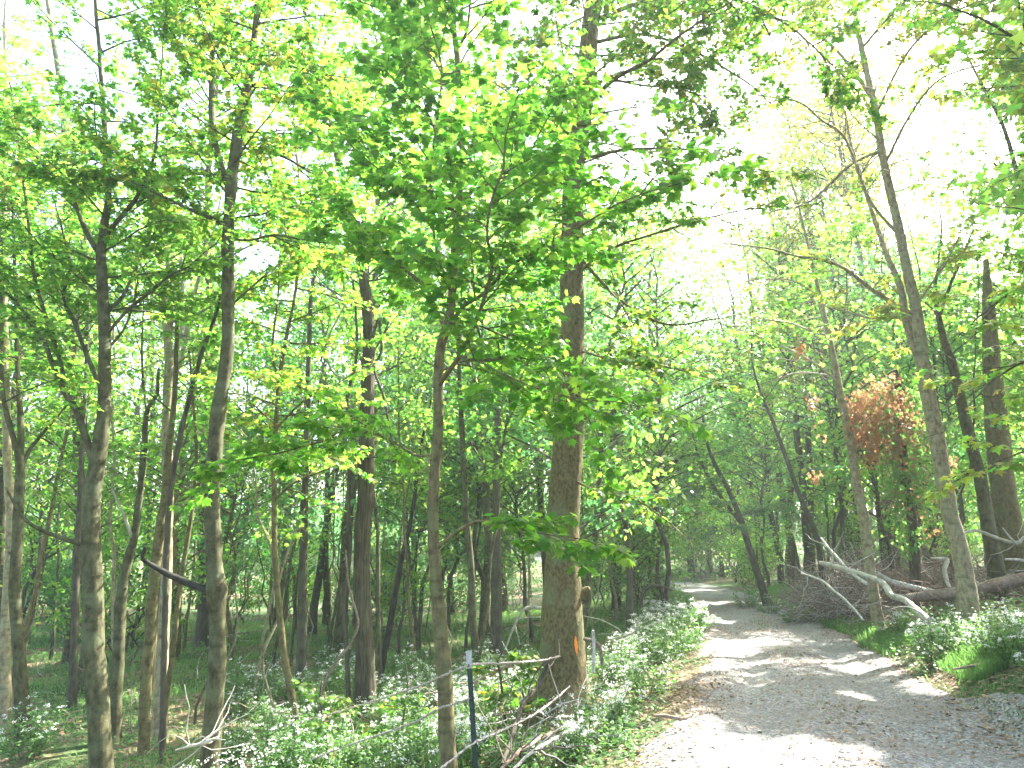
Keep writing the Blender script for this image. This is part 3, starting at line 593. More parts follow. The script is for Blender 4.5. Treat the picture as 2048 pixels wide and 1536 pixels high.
hero('twin_stem_tree', 'grey trunk with mossy sunlit bark and a left-leaning fork at the far left', 'broadleaf tree',
     [(48, 1492, 23), (42, 1350, 22), (30, 1200, 20), (35, 1050, 19), (40, 930, 17), (28, 880, 10), (12, 820, 9), (3, 760, 8), (2, 600, 7), (5, 400, 5)], bark=B_GREY, up=2, sides=14, rough=.06, seed=27, leaf=[L_TALL], ls=.12, short='the mossy sunlit left trunk',
     grow=dict(start=.5, step=.28, L=2.0, rise=.3, limbstep=.25), limbs=[([(42, 935, 9), (60, 900, 8), (90, 862, 6), (125, 820, 4)], .3), ([(40, 930, 13), (42, 860, 12), (38, 780, 10), (35, 700, 9), (32, 560, 7), (30, 420, 5)], .2)])
hero('edge_pale_tree', 'pale straight trunk cut off by the left edge of the view', 'broadleaf tree',
     [(4, 1500, 20), (10, 1300, 19), (18, 1120, 18), (20, 1030, 17), (14, 900, 15), (8, 700, 14), (5, 500, 12), (8, 300, 10), (10, 150, 8)], D=14, bark=B_LIGHT, up=3, sides=12, seed=28, leaf=[L_TALL], ls=.12, short='the pale edge trunk', grow=dict(start=.5, step=.3, L=2.0, rise=.3))
hero('tall_background_tree', 'tall slim trunk rising behind the many-stemmed maple at the top left', 'broadleaf tree',
     [(135, 1330, 17), (150, 1180, 16), (158, 1000, 14), (150, 800, 13), (142, 600, 12), (134, 420, 12), (130, 307, 11), (125, 205, 11), (113, 120, 10), (99, 34, 8), (92, -20, 7)], bark=B_GREY, up=2, sides=12, seed=29, leaf=[L_TALL, L_COOL], split=.4, ls=.13, short='the tall slim trunk behind the maple', grow=dict(start=.38, step=.22, L=2.4, rise=.2))
hero('crooked_pale_tree', 'crooked sunlit stem with a broken bent top between the many-stemmed maple and the tan trunk', 'broadleaf tree',
     [(228, 1470, 24), (236, 1330, 22), (242, 1216, 20), (255, 1130, 17), (270, 1070, 14), (276, 1010, 13), (288, 900, 12), (290, 850, 11), (296, 815, 8), (313, 790, 8), (316, 755, 6), (318, 735, 3)], bark=B_GREY, sides=12, rough=.08, seed=30, short='the crooked broken-topped stem', leaf=[L_TALL], ls=.1, grow=dict(start=.6, step=1.2, L=.8), D=12.5,
     limbs=[([(275, 1078, 7), (255, 1050, 6), (240, 1015, 5), (225, 980, 4)], -.4, dict(leaf=False, bark=B_PALE)), ([(292, 820, 5), (287, 760, 5), (285, 690, 4), (288, 600, 3)], .2)])
hero('brown_twin_tree', 'dark brown trunk standing just behind and left of the crooked broken-topped stem', 'broadleaf tree',
     [(140, 1450, 15), (146, 1340, 14), (150, 1250, 13), (152, 1150, 13), (160, 1010, 11), (165, 880, 9), (172, 750, 7), (178, 600, 5)], D=16, bark=B_DARK, sides=10, seed=31, short='the dark brown trunk behind', leaf=[L_TALL], ls=.12, grow=dict(start=.5, step=.7, L=1.2))
hero('green_shadowed_tree', 'shadowed greenish trunk between the slender maple and the shaggy tree', 'broadleaf tree',
     [(600, 1400, 20), (603, 1300, 19), (604, 1200, 17), (606, 1100, 15), (610, 960, 13), (615, 800, 11), (622, 600, 9)], D=16, bark=B_DARK, up=2, sides=12, seed=32, short='the shadowed greenish trunk', leaf=[L_COOL], ls=.13, grow=dict(start=.35, step=.5, L=1.8))
hero('mid_brown_tree', 'brown trunk half hidden behind leaves between the slim young maple and the thick orange-striped one', 'broadleaf tree',
     [(995, 1336, 17), (995, 1250, 16), (995, 1148, 15), (992, 1011, 14), (995, 842, 15), (999, 790, 14), (1005, 680, 12), (1010, 520, 9)], bark=B_DARK, up=2, sides=12, seed=33, short='the half-hidden brown trunk', leaf=[L_COOL, L_MAPLE], split=.5, ls=.13, grow=dict(start=.35, step=.5, L=1.8))
hero('mid_grey_tree', 'grey trunk curving slightly just right of the slim young maple', 'broadleaf tree',
     [(960, 1372, 15), (947, 1250, 14), (940, 1114, 13), (930, 1011, 12), (925, 900, 11), (920, 780, 9)], bark=B_GREY, up=2, sides=12, seed=34, short='the curving grey trunk', leaf=[L_TALL], ls=.13, grow=dict(start=.45, step=.6, L=1.6))
hero('roadside_grey_tree', 'grey-green trunk left of the track beyond the thick orange-striped one', 'broadleaf tree',
     [(1232, 1225, 16), (1235, 1131, 15), (1248, 1010, 14), (1255, 944, 13), (1262, 860, 10), (1268, 760, 8)], bark=B_GREY, up=2, sides=12, seed=35, short='the grey-green roadside trunk', leaf=[L_TALL, L_YEL], split=.5, ls=.14, grow=dict(start=.35, step=.5, L=1.8))
hero('roadside_brown_tree', 'brown trunk beside the track just right of the grey-green one', 'broadleaf tree',
     [(1259, 1272, 12), (1259, 1131, 11), (1248, 1030, 10), (1238, 944, 9), (1232, 880, 7), (1225, 800, 5)], bark=B_DARK, up=1, sides=10, seed=36, short='the brown roadside trunk', leaf=[L_MAPLE], ls=.11, grow=dict(start=.4, step=.5, L=1.4))
hero('arching_tree', 'dark tree arching left over the bend of the track', 'broadleaf tree',
     [(1526, 1180, 15), (1510, 1130, 14), (1498, 1096, 13), (1485, 1050, 12), (1474, 1020, 11), (1455, 975, 9), (1435, 940, 8), (1415, 890, 6)], bark=B_DARK, up=2, sides=10, seed=37, short='the arching dark tree', leaf=[L_COOL, L_TALL], split=.5, ls=.15, D=26, grow=dict(start=.35, step=.6, L=2.2, rise=.3),
     limbs=[([(1480, 1035, 8), (1450, 1005, 7), (1425, 970, 6), (1405, 930, 5), (1390, 890, 3)], .4, dict(L=1.5))])
hero('leaning_dark_tree', 'dark stem leaning left above the brush pile, left of the slim pale leaning trunk', 'broadleaf tree',
     [(1645, 1165, 11), (1635, 1079, 11), (1615, 1028, 10), (1601, 996, 9), (1570, 910, 8), (1545, 840, 7), (1526, 797, 6), (1505, 730, 4)], bark=B_DARK, up=1.5, sides=10, seed=38, short='the dark stem over the brush pile', leaf=[L_COOL, L_TALL], split=.4, ls=.14, D=20, grow=dict(start=.35, step=.5, L=1.9, rise=.3))

for (lb_, pp, sd) in (('leafy maple seedling with broad green leaves just right of the green post', [(1012, 1486, 6), (1008, 1420, 5), (1000, 1350, 4), (988, 1290, 3), (975, 1240, 2)], 81),
                      ('low maple seedling beside the left foot of the thick orange-striped trunk', [(1052, 1440, 5), (1046, 1390, 4), (1035, 1340, 3)], 82),
                      ('maple seedling with a few yellow leaves in front of the shaggy trunk', [(800, 1500, 5), (806, 1440, 4), (815, 1380, 3), (812, 1330, 2)], 83),
                      ('small maple seedling at the foot of the slender tan maple', [(655, 1520, 5), (650, 1460, 4), (640, 1400, 3), (645, 1350, 2)], 84)):
    hero('maple_seedling', lb_, 'seedling', pp, bark=B_DARK, sides=6, rough=.03, flare=1.1, seed=sd, leaf=[L_MAPLE, L_YEL], split=.15, tpl=MAPLE, ls=.10, grow=dict(start=.3, step=.12, L=.5, rise=.3), crown_name='foliage')
# vine growing round the shaggy tree
def vine(name, label, pts, D, dy=0, m=B_DARK, seed=1, cat='vine', group=None):
    P, W = px_path(pts, D, dy); P, W = smooth_path(P, W, .06); rnd = np.random.default_rng(seed)
    P = P+np.cumsum(rnd.normal(0, .004, P.shape), 0)*.6
    g = Geo(); tube(g, P, W, 6, 0, .12, seed); b = P[0].copy(); o = link(name, g.mesh(name, [m], b), None, b)
    return tag(o, label, cat, group)
DS = HEROES[4][2]
vine('climbing_vine', 'twisted dark vine stem climbing just left of the shaggy tree', [(697, 1432, 9), (694, 1300, 9), (690, 1210, 8), (700, 1100, 8), (696, 980, 8), (706, 860, 7), (693, 800, 7), (711, 722, 6), (712, 640, 5), (700, 520, 4)], DS-.15, seed=3)
vine('looping_vine', 'pale vine hanging in a wide loop left of the shaggy tree', [(749, 748, 4), (722, 752, 4), (694, 756, 4), (670, 748, 4), (656, 725, 4), (653, 705, 4), (657, 671, 4), (670, 645, 4), (690, 600, 3), (680, 540, 3)], DS-.2, m=B_DEAD, seed=4)
vine('hanging_vine', 'brown vine curving down the right side of the shaggy tree', [(745, 680, 6), (757, 640, 6), (765, 700, 5), (750, 735, 5), (770, 790, 5), (784, 870, 4), (797, 900, 4), (790, 920, 4), (760, 912, 4), (735, 912, 3)], DS-.25, seed=5)
vine('leaning_vine', 'thin twisted stem sagging from the vine to the ground left of the shaggy tree', [(640, 1440, 6), (645, 1380, 6), (668, 1330, 6), (700, 1290, 5), (716, 1245, 5), (700, 1180, 4), (692, 1100, 4)], DS-.5, m=B_DRY, seed=6)
vine('curving_vine', 'thin vine arching above the ground right of the thick orange-striped trunk', [(1205, 1330, 7), (1200, 1292, 7), (1186, 1280, 7), (1168, 1277, 6)], 9.2, m=B_DRY, seed=7)

# orange blaze on the thick trunk
kroot = HEROES[1][5]; kb = np.array(kroot.location); D1 = HEROES[1][2]
tr = [c for c in kroot.children if c.name.startswith('trunk')][0]
bpy.context.view_layer.update()
V = []; rows = 26; dirs = []
for i in range(rows):
    t = i/(rows-1); y = 1272+40*t; half = 3.2*math.sin(math.pi*min(1, t*1.05+.04))**.6+rng.normal(0, .35); cx = 1150.5+3.2*t+rng.normal(0, .3)
    row = []
    for j in range(6):
        d = Vector(ray(cx+half*(j/2.5-1), y)).normalized(); o0 = Vector((0, 0, CAMZ))-Vector(kb)
        ok, loc, nrm, _ = tr.ray_cast(o0, d)
        row.append(np.array(loc if ok else o0+d*D1)+np.array(nrm)*.004 if ok else np.array(o0+d*D1))
    V += row
g = Geo(); i = np.arange(rows-1)[:, None]; j = np.arange(5)[None]
g.add(V, np.stack([i*6+j, i*6+j+1, (i+1)*6+j+1, (i+1)*6+j], -1).reshape(-1, 4))
link('paint_mark', g.mesh('paint_mark', [PAINT]), kroot)
#PART3
# a tree just outside the right edge whose boughs reach into the view
hero('overhanging_tree', 'tree at the right edge of which only drooping sunlit leafy boughs reach into view', 'broadleaf tree',
     [(2290, 1250, 34), (2270, 1000, 32), (2250, 700, 28), (2235, 400, 22), (2225, 200, 18)], D=9.0, bark=B_GREY, up=3, sides=14, seed=40, leaf=[L_TALL, L_YEL], split=.4, ls=.12, short='the right edge boughs', grow=dict(start=.5, step=.3, L=2.4, rise=.2, limbL=1.1),
     limbs=[([(2250, 640, 9), (2160, 560, 8), (2080, 560, 6), (2000, 600, 5), (1930, 660, 3)], -.8, dict(L=1.2, step=.24)), ([(2255, 800, 8), (2150, 720, 7), (2060, 720, 5), (1990, 760, 4), (1950, 800, 3)], -.8, dict(L=1.1, step=.24)),
            ([(2262, 900, 7), (2150, 880, 6), (2060, 900, 4), (1990, 930, 3)], -.3, dict(L=.9)), ([(2235, 300, 9), (2120, 150, 7), (2000, 60, 6), (1880, 10, 4)], -1.0, dict(L=1.3)), ([(2230, 200, 9), (2100, 60, 7), (1950, -40, 6)], .6, dict(L=1.4))])

# withered vine mass and green vine on the dead trunk
vr = HEROES[9][5]; vb = np.array(vr.location)
def leaf_ball(cx, cy_, rx, ry, D, n, ls, zdroop=.9):
    a = rng.normal(0, .5, (n, 3)); q = norm(a)*np.minimum(np.linalg.norm(a, axis=1), 1)[:, None]
    c = at(cx, cy_, D); C = c+q*np.array([rx*D/F, min(rx, ry)*D/F, ry*D/F])
    k = vnoise(C[:, 0]*3, C[:, 2]*3, 2.2, 5) > -.35; C = C[k]; n = len(C)
    return [C, rng.normal(0, .5, (n, 3))+[0, 0, -zdroop], rng.normal(0, 1, (n, 3)), ls*rng.uniform(.5, 1.2, n)]
g = Geo(); DV = 15.5
def tangle(g, cx, cy_, rx, ry, D, n, m, L=.8):
    for _ in range(n):
        p = at(cx+rng.normal(0, rx*.5), cy_+rng.normal(0, ry*.5), D+rng.normal(0, .3)); d = unit(rng.normal(0, 1, 3)+[0, 0, -1.2]); P = [p]
        for k in range(6): d = unit(d+rng.normal(0, .35, 3)+[0, 0, -.15]); P.append(P[-1]+d*L/6)
        tube(g, P, np.linspace(.008, .004, 7), 4, m, cap=False)
tangle(g, 1765, 840, 70, 80, DV, 170, 0); tangle(g, 1800, 980, 45, 110, DV, 60, 0)

for (bx, by, ra, rb_, nn) in ((1765, 790, 40, 40, 500), (1722, 815, 26, 34, 420), (1735, 850, 36, 40, 620), (1790, 835, 40, 36, 420), (1760, 890, 40, 30, 420), (1712, 865, 16, 34, 200), (1800, 890, 22, 44, 260), (1740, 905, 14, 26, 130), (1840, 860, 18, 40, 130)): put_leaves(g, leaf_ball(bx, by, ra*1.3, rb_*1.2, DV-.2+rng.normal(0, .15), nn, .085), DIAM, 1)
if 1: put_leaves(g, leaf_ball(1830, 1000, 60, 80, DV-.1, 260, .09), DIAM, 1)
for a_ in ((1790, 850, 90, 90, 350), (1800, 980, 40, 130, 600), (1850, 900, 60, 120, 500)): put_leaves(g, leaf_ball(*a_[:4], DV-.1, a_[4], .12), STAR, 2)
for (x, y) in ((1625, 800), (1640, 860), (1600, 700), (1630, 950), (1880, 1000), (1900, 920)): put_leaves(g, leaf_ball(x, y, 14, 22, 14, 40, .09), DIAM, 1)
tag_v = link('withered_vine', g.mesh('withered_vine', [B_DRY, L_RED, L_HERB], vb), None, vb)
tag(tag_v, 'mass of rusty brown dead vine leaves hanging on a trunk above the brush pile', 'dead vine')

# ------------------------------------------------------------------ woodland trees further off: a few grown once, each copy a tree of its own
def grow_template(h, cb, rad, ncl, nleaf, ls, r0, wob, seed, multi=1, flat=.55, tight=.42):
    rnd = np.random.default_rng(seed); tg = Geo(); st = []; lv = Leaves()
    stems = []
    for s_ in range(multi):
        lean = rnd.normal(0, .06+.12*(multi > 1), 2); n = 16; z = np.linspace(-.2, h*(1 if s_ == 0 else rnd.uniform(.7, .95)), n)
        P = np.stack([lean[0]*z+wob*np.cumsum(rnd.normal(0, .08, n)), lean[1]*z+wob*np.cumsum(rnd.normal(0, .08, n)), z], -1)
        P[:, :2] += (rnd.normal(0, .15, 2) if multi > 1 else 0); P[:2, :2] = P[1, :2]
        W = r0*(1-np.linspace(0, 1, n)**1.1*.88)*(1 if s_ == 0 else .7); W[0] *= 1.35
        Pp, Ww = smooth_path(P, W, .5); tube(tg, Pp, Ww, 9 if r0 > .05 else 6, 0, .07, seed+s_); stems.append((P, W, z))
    for k in range(ncl):
        P, W, z = stems[k % len(stems)]; hh = cb+(z[-1]-cb)*rnd.uniform(0, 1)**.85; tt = (hh-cb)/(z[-1]-cb+1e-6)
        prof = math.sin(math.pi*min(1, .16+.8*tt))**.7; a = rnd.uniform(0, 6.28); rr = rad*prof*rnd.uniform(.35, 1.0)
        p0 = np.array([np.interp(hh-rr*.45, z, P[:, c]) for c in range(3)]); c = np.array([np.interp(hh, z, P[:, 0])+rr*math.cos(a), np.interp(hh, z, P[:, 1])+rr*math.sin(a), hh+.1])
        mid = (p0+c)/2+np.array([0, 0, .12*rr])+rnd.normal(0, .1, 3); rb = .012+.012*rr
        for q in range(3):
            t0, t1 = q/3, (q+1)/3; f = lambda t: (1-t)**2*p0+2*t*(1-t)*mid+t*t*c
            st.append((f(t0), f(t1), rb*(1-.7*t0), rb*(1-.7*t1)))
        m = int(nleaf/ncl*rnd.uniform(.5, 1.5)); cr = tight*rnd.uniform(.7, 1.4)*max(.6, rad/3)
        for q in range(4):
            e = c+norm(rnd.normal(0, 1, (1, 3)))[0]*cr*1.1*[1, 1, .6]; st.append((c, e, rb*.35, .003))
        Q = c+rnd.normal(0, cr, (m, 3))*[1, 1, flat]; Q[:m//4] = p0+(c-p0)*rnd.uniform(.3, 1, (m//4, 1))+rnd.normal(0, cr*.6, (m//4, 3))
        out = Q-c; lv.add(Q, norm(out)+rnd.normal(0, .6, (m, 3))+[0, 0, -.4], rnd.normal(0, .55, (m, 3))+[0, 0, 1], ls*rnd.uniform(.6, 1.3, m))
    return tg, st, lv.arrays(), stems
TPLS = {
 'tall_a': grow_template(21, 6.5, 3.4, 75, 8200, .19, .17, 1.0, 101), 'tall_b': grow_template(18, 4.5, 3.0, 75, 8000, .18, .13, 1.3, 102), 'tall_c': grow_template(23, 9, 3.9, 75, 8200, .20, .21, .8, 103),
 'mid_a': grow_template(11, 2.6, 2.4, 60, 5600, .15, .08, 1.6, 104), 'mid_b': grow_template(9, 1.8, 2.2, 60, 5600, .14, .06, 1.8, 105),
 'mid_stem': grow_template(9, 3.2, 1.1, 16, 700, .12, .035, 1.3, 108), 'mid_pole': grow_template(12, 5, 1.2, 16, 700, .12, .05, 1.0, 109),
 'shrub_a': grow_template(4.6, .5, 1.5, 42, 2800, .12, .028, 2.0, 106, 5), 'shrub_b': grow_template(3.2, .3, 1.3, 38, 2500, .11, .022, 2.0, 107, 6)}
TRUNKS = {k: v[0].mesh('trunk', [B_GREY]) for k, v in TPLS.items()}
def trunk_with(k, m, cache={}):
    if (k, m.name) not in cache:
        me = TRUNKS[k].copy(); me.materials.clear(); me.materials.append(m); cache[(k, m.name)] = me
    return cache[(k, m.name)]
BACK = []
def place(k, x, y, name, cat, leafm, bark, sc=1.0, rot=0.0, keep=1.0, gap=1.0, lsc=1.0):
    tg, st, arr, stems = TPLS[k]; z = hz(x, y); org = np.array([x, y, z]); c, s_ = math.cos(rot), math.sin(rot); M = np.array([[c, -s_, 0], [s_, c, 0], [0, 0, 1]])*sc
    root = thing(name, name, cat, org)
    t = link('trunk', trunk_with(k, bark), root); t.rotation_euler = (0, 0, rot); t.scale = (sc,)*3
    C = arr[0]@M.T+org; a2 = [C, arr[1]@M.T, arr[2]@M.T, arr[3]*sc*lsc]
    if keep < 1: kk = rng.random(len(C)) < keep; a2 = [q[kk] for q in a2]
    a2 = cull(a2, gap); g = Geo()
    A = np.array([q[0] for q in st])@M.T+org; B = np.array([q[1] for q in st])@M.T+org
    r0 = np.array([q[2] for q in st])*sc; r1 = np.array([q[3] for q in st])*sc; kk = cull_sticks(A, B, gap); sticks(g, A[kk], B[kk], r0[kk], r1[kk], 0)
    put_leaves(g, a2, DIAM if y > 15 else STAR, 1)
    link('crown', g.mesh('crown', [bark, leafm], org), root)
    px, py, dep = project([[x, y, z+1.0]]); BACK.append((float(px[0]), y, root, bark, k)); return root
placed = [(h[3], h[4]) for h in HEROES]
def free(x, y, d): return all((x-a)**2+(y-b)**2 > d*d for a, b in placed)
def scatter(n, ks, dmin, ymin, ymax, xf, name, cat, leafs, barks, smin=2.6, keep=1.0, sc=(.8, 1.2), ok=lambda x, y: True):
    c = 0; tries = 0
    while c < n and tries < n*60:
        tries += 1; y = ymin+(ymax-ymin)*rng.random()**.8; u = rng.uniform(*xf); x = u*y
        s = x-float(road_x(y))
        if abs(s) < smin or not free(x, y, dmin) or not ok(x, y): continue
        placed.append((x, y)); k = ks[rng.integers(len(ks))]
        thin = .5 if (x/y < -.22 and y > 16.5 and k[:4] != 'shru') else 1.0
        place(k, x, y, name, cat, leafs[rng.integers(len(leafs))], barks[rng.integers(len(barks))], rng.uniform(*sc), rng.uniform(0, 6.28), keep*thin); c += 1
LS = [L_TALL, L_TALL, L_TALL, L_COOL, L_MAPLE]
right_open = lambda x, y: not (x/y > .12 and x/y < .75 and y < 24)
scatter(40, ['tall_a', 'tall_b', 'tall_c'], 2.4, 17, 46, (-.85, .17), 'woodland_tree', 'tree', LS, [B_GREY, B_DARK, B_GREY], ok=right_open, keep=.72)
scatter(18, ['tall_a', 'tall_b', 'tall_c'], 2.8, 26, 54, (.2, .62), 'woodland_tree', 'tree', [L_COOL, L_TALL, L_TALL], [B_GREY, B_DARK], smin=3.4, keep=.5)
scatter(4, ['tall_a', 'tall_c'], 2.2, 25, 33, (.40, .56), 'woodland_tree', 'tree', [L_TALL, L_YEL], [B_GREY], smin=3, keep=.45)
scatter(9, ['tall_b', 'tall_a'], 2.2, 49, 62, (.19, .38), 'woodland_tree', 'tree', LS, [B_GREY, B_DARK], smin=3, keep=.75)
scatter(5, ['mid_a', 'mid_b'], 1.8, 20, 30, (.13, .22), 'understory_tree', 'small tree', [L_TALL, L_MAPLE], [B_DARK, B_GREY], smin=2.4, keep=.45)
scatter(24, ['tall_b', 'tall_c'], 2.4, 44, 74, (-.8, .75), 'woodland_tree', 'tree', LS, [B_GREY, B_DARK], smin=3, keep=.5, ok=lambda x, y: x > -.1*y or rng.random() < .35)
scatter(30, ['mid_a', 'mid_b'], 1.8, 13, 36, (-.8, .12), 'understory_tree', 'small tree', [L_TALL, L_MAPLE, L_COOL], [B_DARK, B_GREY, B_TAN], ok=right_open, keep=.65)
scatter(28, ['mid_a', 'mid_b'], 2.0, 19, 44, (.2, .72), 'understory_tree', 'small tree', [L_COOL, L_TALL, L_TALL], [B_DARK, B_GREY], smin=2.6, keep=.62)
scatter(55, ['mid_stem', 'mid_pole'], 1.0, 11.5, 34, (-.78, .16), 'young_thin_tree', 'sapling', [L_TALL, L_MAPLE], [B_DARK, B_GREY, B_TAN, B_GREY, B_LIGHT], ok=right_open, sc=(.7, 1.15))
scatter(22, ['mid_stem', 'mid_pole'], 1.0, 17, 40, (.26, .68), 'young_thin_tree', 'sapling', [L_TALL, L_COOL], [B_DARK, B_GREY, B_TAN], smin=2.2)
scatter(34, ['shrub_a', 'shrub_b'], 1.6, 15, 46, (-.8, .3), 'leafy_shrub', 'shrub', [L_HERB, L_COOL, L_MAPLE, L_TALL], [B_DARK], smin=2.4, ok=lambda x, y: (y > 20 or x/y > -.3) and not (x/y > .05 and y < 32))
scatter(20, ['shrub_a', 'shrub_b'], 1.6, 20, 46, (.15, .75), 'leafy_shrub', 'shrub', [L_HERB, L_TALL, L_TALL], [B_DARK], smin=2.6)
scatter(16, ['shrub_a', 'shrub_b', 'mid_b'], 1.3, 49, 62, (.17, .36), 'leafy_shrub', 'shrub', [L_HERB, L_TALL, L_COOL], [B_DARK], smin=2.2, sc=(1.0, 1.5))
# trees added out of frame, right and behind, so their crowns shade the track
for (k, x, y, sc, kp) in [(*q[:5],) for q in [('tall_b', 11.6, 12.8, .85, 1), ('tall_a', 13.9, 15.5, .8, 1), ('mid_a', 10.4, 9.8, 1.1, 1), ('mid_b', 9.0, 6.8, 1.1, 1), ('tall_b', 16.2, 18.8, .8, 1), ('tall_a', 18.8, 21.8, .9, 1), ('tall_b', 11.5, 9.5, .9, 1), ('tall_b', 10.5, 6.5, .8, 1), ('tall_b', 12.5, 10.5, .85, .9), ('mid_a', 8.8, 4.6, .95, 1), ('tall_a', 15, 8, .8, 1), ('tall_a', 13, 15, .7, 1), ('mid_a', 11.0, 8.6, 1.0, 1), ('tall_b', 8, 1.5, .8, 1), ('tall_a', 17, 12, .85, 1), ('tall_c', 14, 3, .8, 1), ('tall_a', -8.5, 1, .8, .8), ('tall_b', -12, 5, .8, .8)]]:
    placed.append((x, y)); place(k, x, y, 'woodland_tree', 'tree', L_TALL, B_GREY, sc, rng.uniform(0, 6), kp, 1.0, 1.3)
# distant wood closing the view
g = Geo()
for _ in range(260):
    a = rng.uniform(-1.0, 1.0); y = rng.uniform(80, 118); x = a*y; z = hz(x, y); h = rng.uniform(4.5, 8.5) if a < .1 else rng.uniform(10, 17)
    sticks(g, [[x, y, z-.3]], [[x+rng.normal(0, .5), y, z+h*.8]], [[.2]], [[.06]], 0)
    m = 600; C = rng.normal(0, 1, (m, 3))*[1.8, 1.8, h*.23]+[x, y, z+h*.55]; C[:, 2] = np.maximum(C[:, 2], z+.3)
    put_leaves(g, [C, rng.normal(0, 1, (m, 3)), rng.normal(0, .7, (m, 3))+[0, 0, .6], rng.uniform(.3, .5, m)], DIAM, 1+rng.integers(2))
tag(link('far_woods', g.mesh('far_woods', [B_DARK, L_TALL, L_COOL])), 'distant mass of woodland closing the view behind every other tree', 'woods', kind='stuff')

# labels of the woodland trees, from what stands either side of them
ORD = ('first second third fourth fifth sixth seventh eighth ninth tenth eleventh twelfth thirteenth fourteenth fifteenth sixteenth seventeenth eighteenth nineteenth twentieth'.split()+['twenty-'+w for w in 'first second third fourth fifth sixth seventh eighth ninth'.split()]+['thirtieth']+['thirty-'+w for w in 'first second third fourth fifth sixth seventh eighth ninth'.split()])
SHORT = {'young_maple_tree': 'the slim young maple', 'big_broadleaf_tree': 'the thick orange-striped trunk', 'forked_grey_tree': 'the forked grey tree', 'grey_maple_tree': 'the many-stemmed maple', 'shagbark_tree': 'the shaggy trunk',
         'leaning_roadside_tree': 'the lichen-speckled leaning tree', 'slim_leaning_tree': 'the slim leaning trunk', 'charred_leaning_tree': 'the blackened leaning trunk', 'pale_forked_tree': 'the whitish forked tree', 'slender_maple_tree': 'the slender tan maple',
         'edge_pale_tree': 'the left edge trunk', 'twin_stem_tree': 'the mossy sunlit trunk', 'arching_tree': 'the arching dark tree', 'roadside_grey_tree': 'the grey-green roadside trunk'}
marks = sorted([(float(project([[h[3], h[4], hz(h[3], h[4])+1.0]])[0][0]), SHORT[h[5].name]) for h in HEROES if h[5].name in SHORT])
barkw = {'grey_bark': 'grey', 'dark_bark': 'dark', 'tan_bark': 'tan', 'pale_bark': 'pale', 'light_bark': 'beige'}
bins = {}
for b in BACK:
    i = sum(1 for m in marks if m[0] < b[0]); kind = 'thin' if b[4] in ('mid_stem', 'mid_pole') else {'tall': 'tall', 'mid_': 'small', 'shru': 'shrub'}[b[4][:4]]
    bins.setdefault((i, barkw[b[3].name], kind), []).append(b)
for (i, bw, kind), L in bins.items():
    L.sort(key=lambda b: b[0])
    if i == 0: where = 'left of '+marks[0][1]
    elif i == len(marks): where = 'right of '+marks[-1][1]
    else: where = 'between %s and %s' % (marks[i-1][1].replace('the ', '', 1) if 0 else marks[i-1][1], marks[i][1])
    noun = {'tall': 'tall %s-barked tree' % bw, 'small': 'small %s-stemmed tree' % bw, 'thin': 'thin %s sapling' % bw, 'shrub': 'leafy shrub'}[kind]
    for n_, b in enumerate(L):
        b[2]['label'] = '%s %s %s' % (ORD[min(n_, 19)], noun, where) if len(L) > 1 else '%s %s' % (noun, where)
        b[2]['group'] = {'tall': 'tall trees of the woodland behind', 'small': 'small trees under the tall ones', 'thin': 'thin saplings between the trees', 'shrub': 'leafy shrubs of the undergrowth'}[kind]

# ------------------------------------------------------------------ fence post and wires
D = 5.0; top = at(937, 1302, D); bot = at(951, 1530, D); bz = hz(bot[0], bot[1]); v = unit(top-bot); foot = bot+v*((bz-.1-bot[2])/v[2])
root = thing('fence_post', 'thin dark green metal fence post with a white-painted tip', 'fence post', (foot[0], foot[1], bz))
def tpost(g, A, B, w_, m):
    d = unit(B-A); sx = unit(np.cross(d, [0, 1, 0])); sy = np.cross(sx, d)
    for (a, b, c_, e) in ((-w_/2, w_/2, -.003, .003), (-.003, .003, .003, w_*.9)):
        c4 = [(a, c_), (b, c_), (b, e), (a, e)]; V = [A+sx*p+sy*q for p, q in c4]+[B+sx*p+sy*q for p, q in c4]
        g.add(V, [[0, 1, 5, 4], [1, 2, 6, 5], [2, 3, 7, 6], [3, 0, 4, 7], [4, 5, 6, 7]], m)
tipb = top-v*.11; pb = np.array([foot[0], foot[1], bz])
g = Geo(); tpost(g, foot, tipb, .034, 0)
for k in np.arange(.15, 1.2, .055):
    q = foot+v*k; 
    if q[2] < tipb[2]-.03: tube(g, [q-[0, .004, 0], q-[0, .016, 0]], [.006, .005], 5, 0)
link('post', g.mesh('post', [POST], pb, smooth=False), root)
g = Geo(); tpost(g, tipb, top, .0345, 0); link('white_tip', g.mesh('white_tip', [POSTW], pb, smooth=False), root)
def wire(label, pts):
    P = [at(x, y, d) for x, y, d in pts]; P, W = smooth_path(P, [.0075]*len(P), .03); g = Geo(); P = P+rng.normal(0, .0022, P.shape)
    tube(g, P, W*(1+rng.normal(0, .25, len(W))), 5, 0, .2, 3)
    k = rng.integers(0, len(P)-1, 160); d = norm(rng.normal(0, 1, (160, 3))); sticks(g, P[k], P[k]+d*.022, np.full(160, .0014), np.full(160, .0008), 0)
    b = P[0].copy(); tag(link('fence_wire', g.mesh('fence_wire', [WIRE], b), None, b), label, 'fence wire', 'fence wires strung from the green post')
wire('frayed pale fence wire tied high on the green post, sagging away to the left', [(936, 1332, 4.97), (905, 1343, 5.3), (876, 1356, 5.7), (821, 1378, 6.6), (718, 1411, 8.2), (650, 1431, 9.2), (560, 1452, 10.6)])
wire('second frayed fence wire, meeting the green post a third of the way down', [(939, 1397, 4.97), (900, 1410, 5.4), (869, 1421, 5.8), (821, 1447, 6.3), (701, 1489, 7.2), (620, 1520, 7.6)])
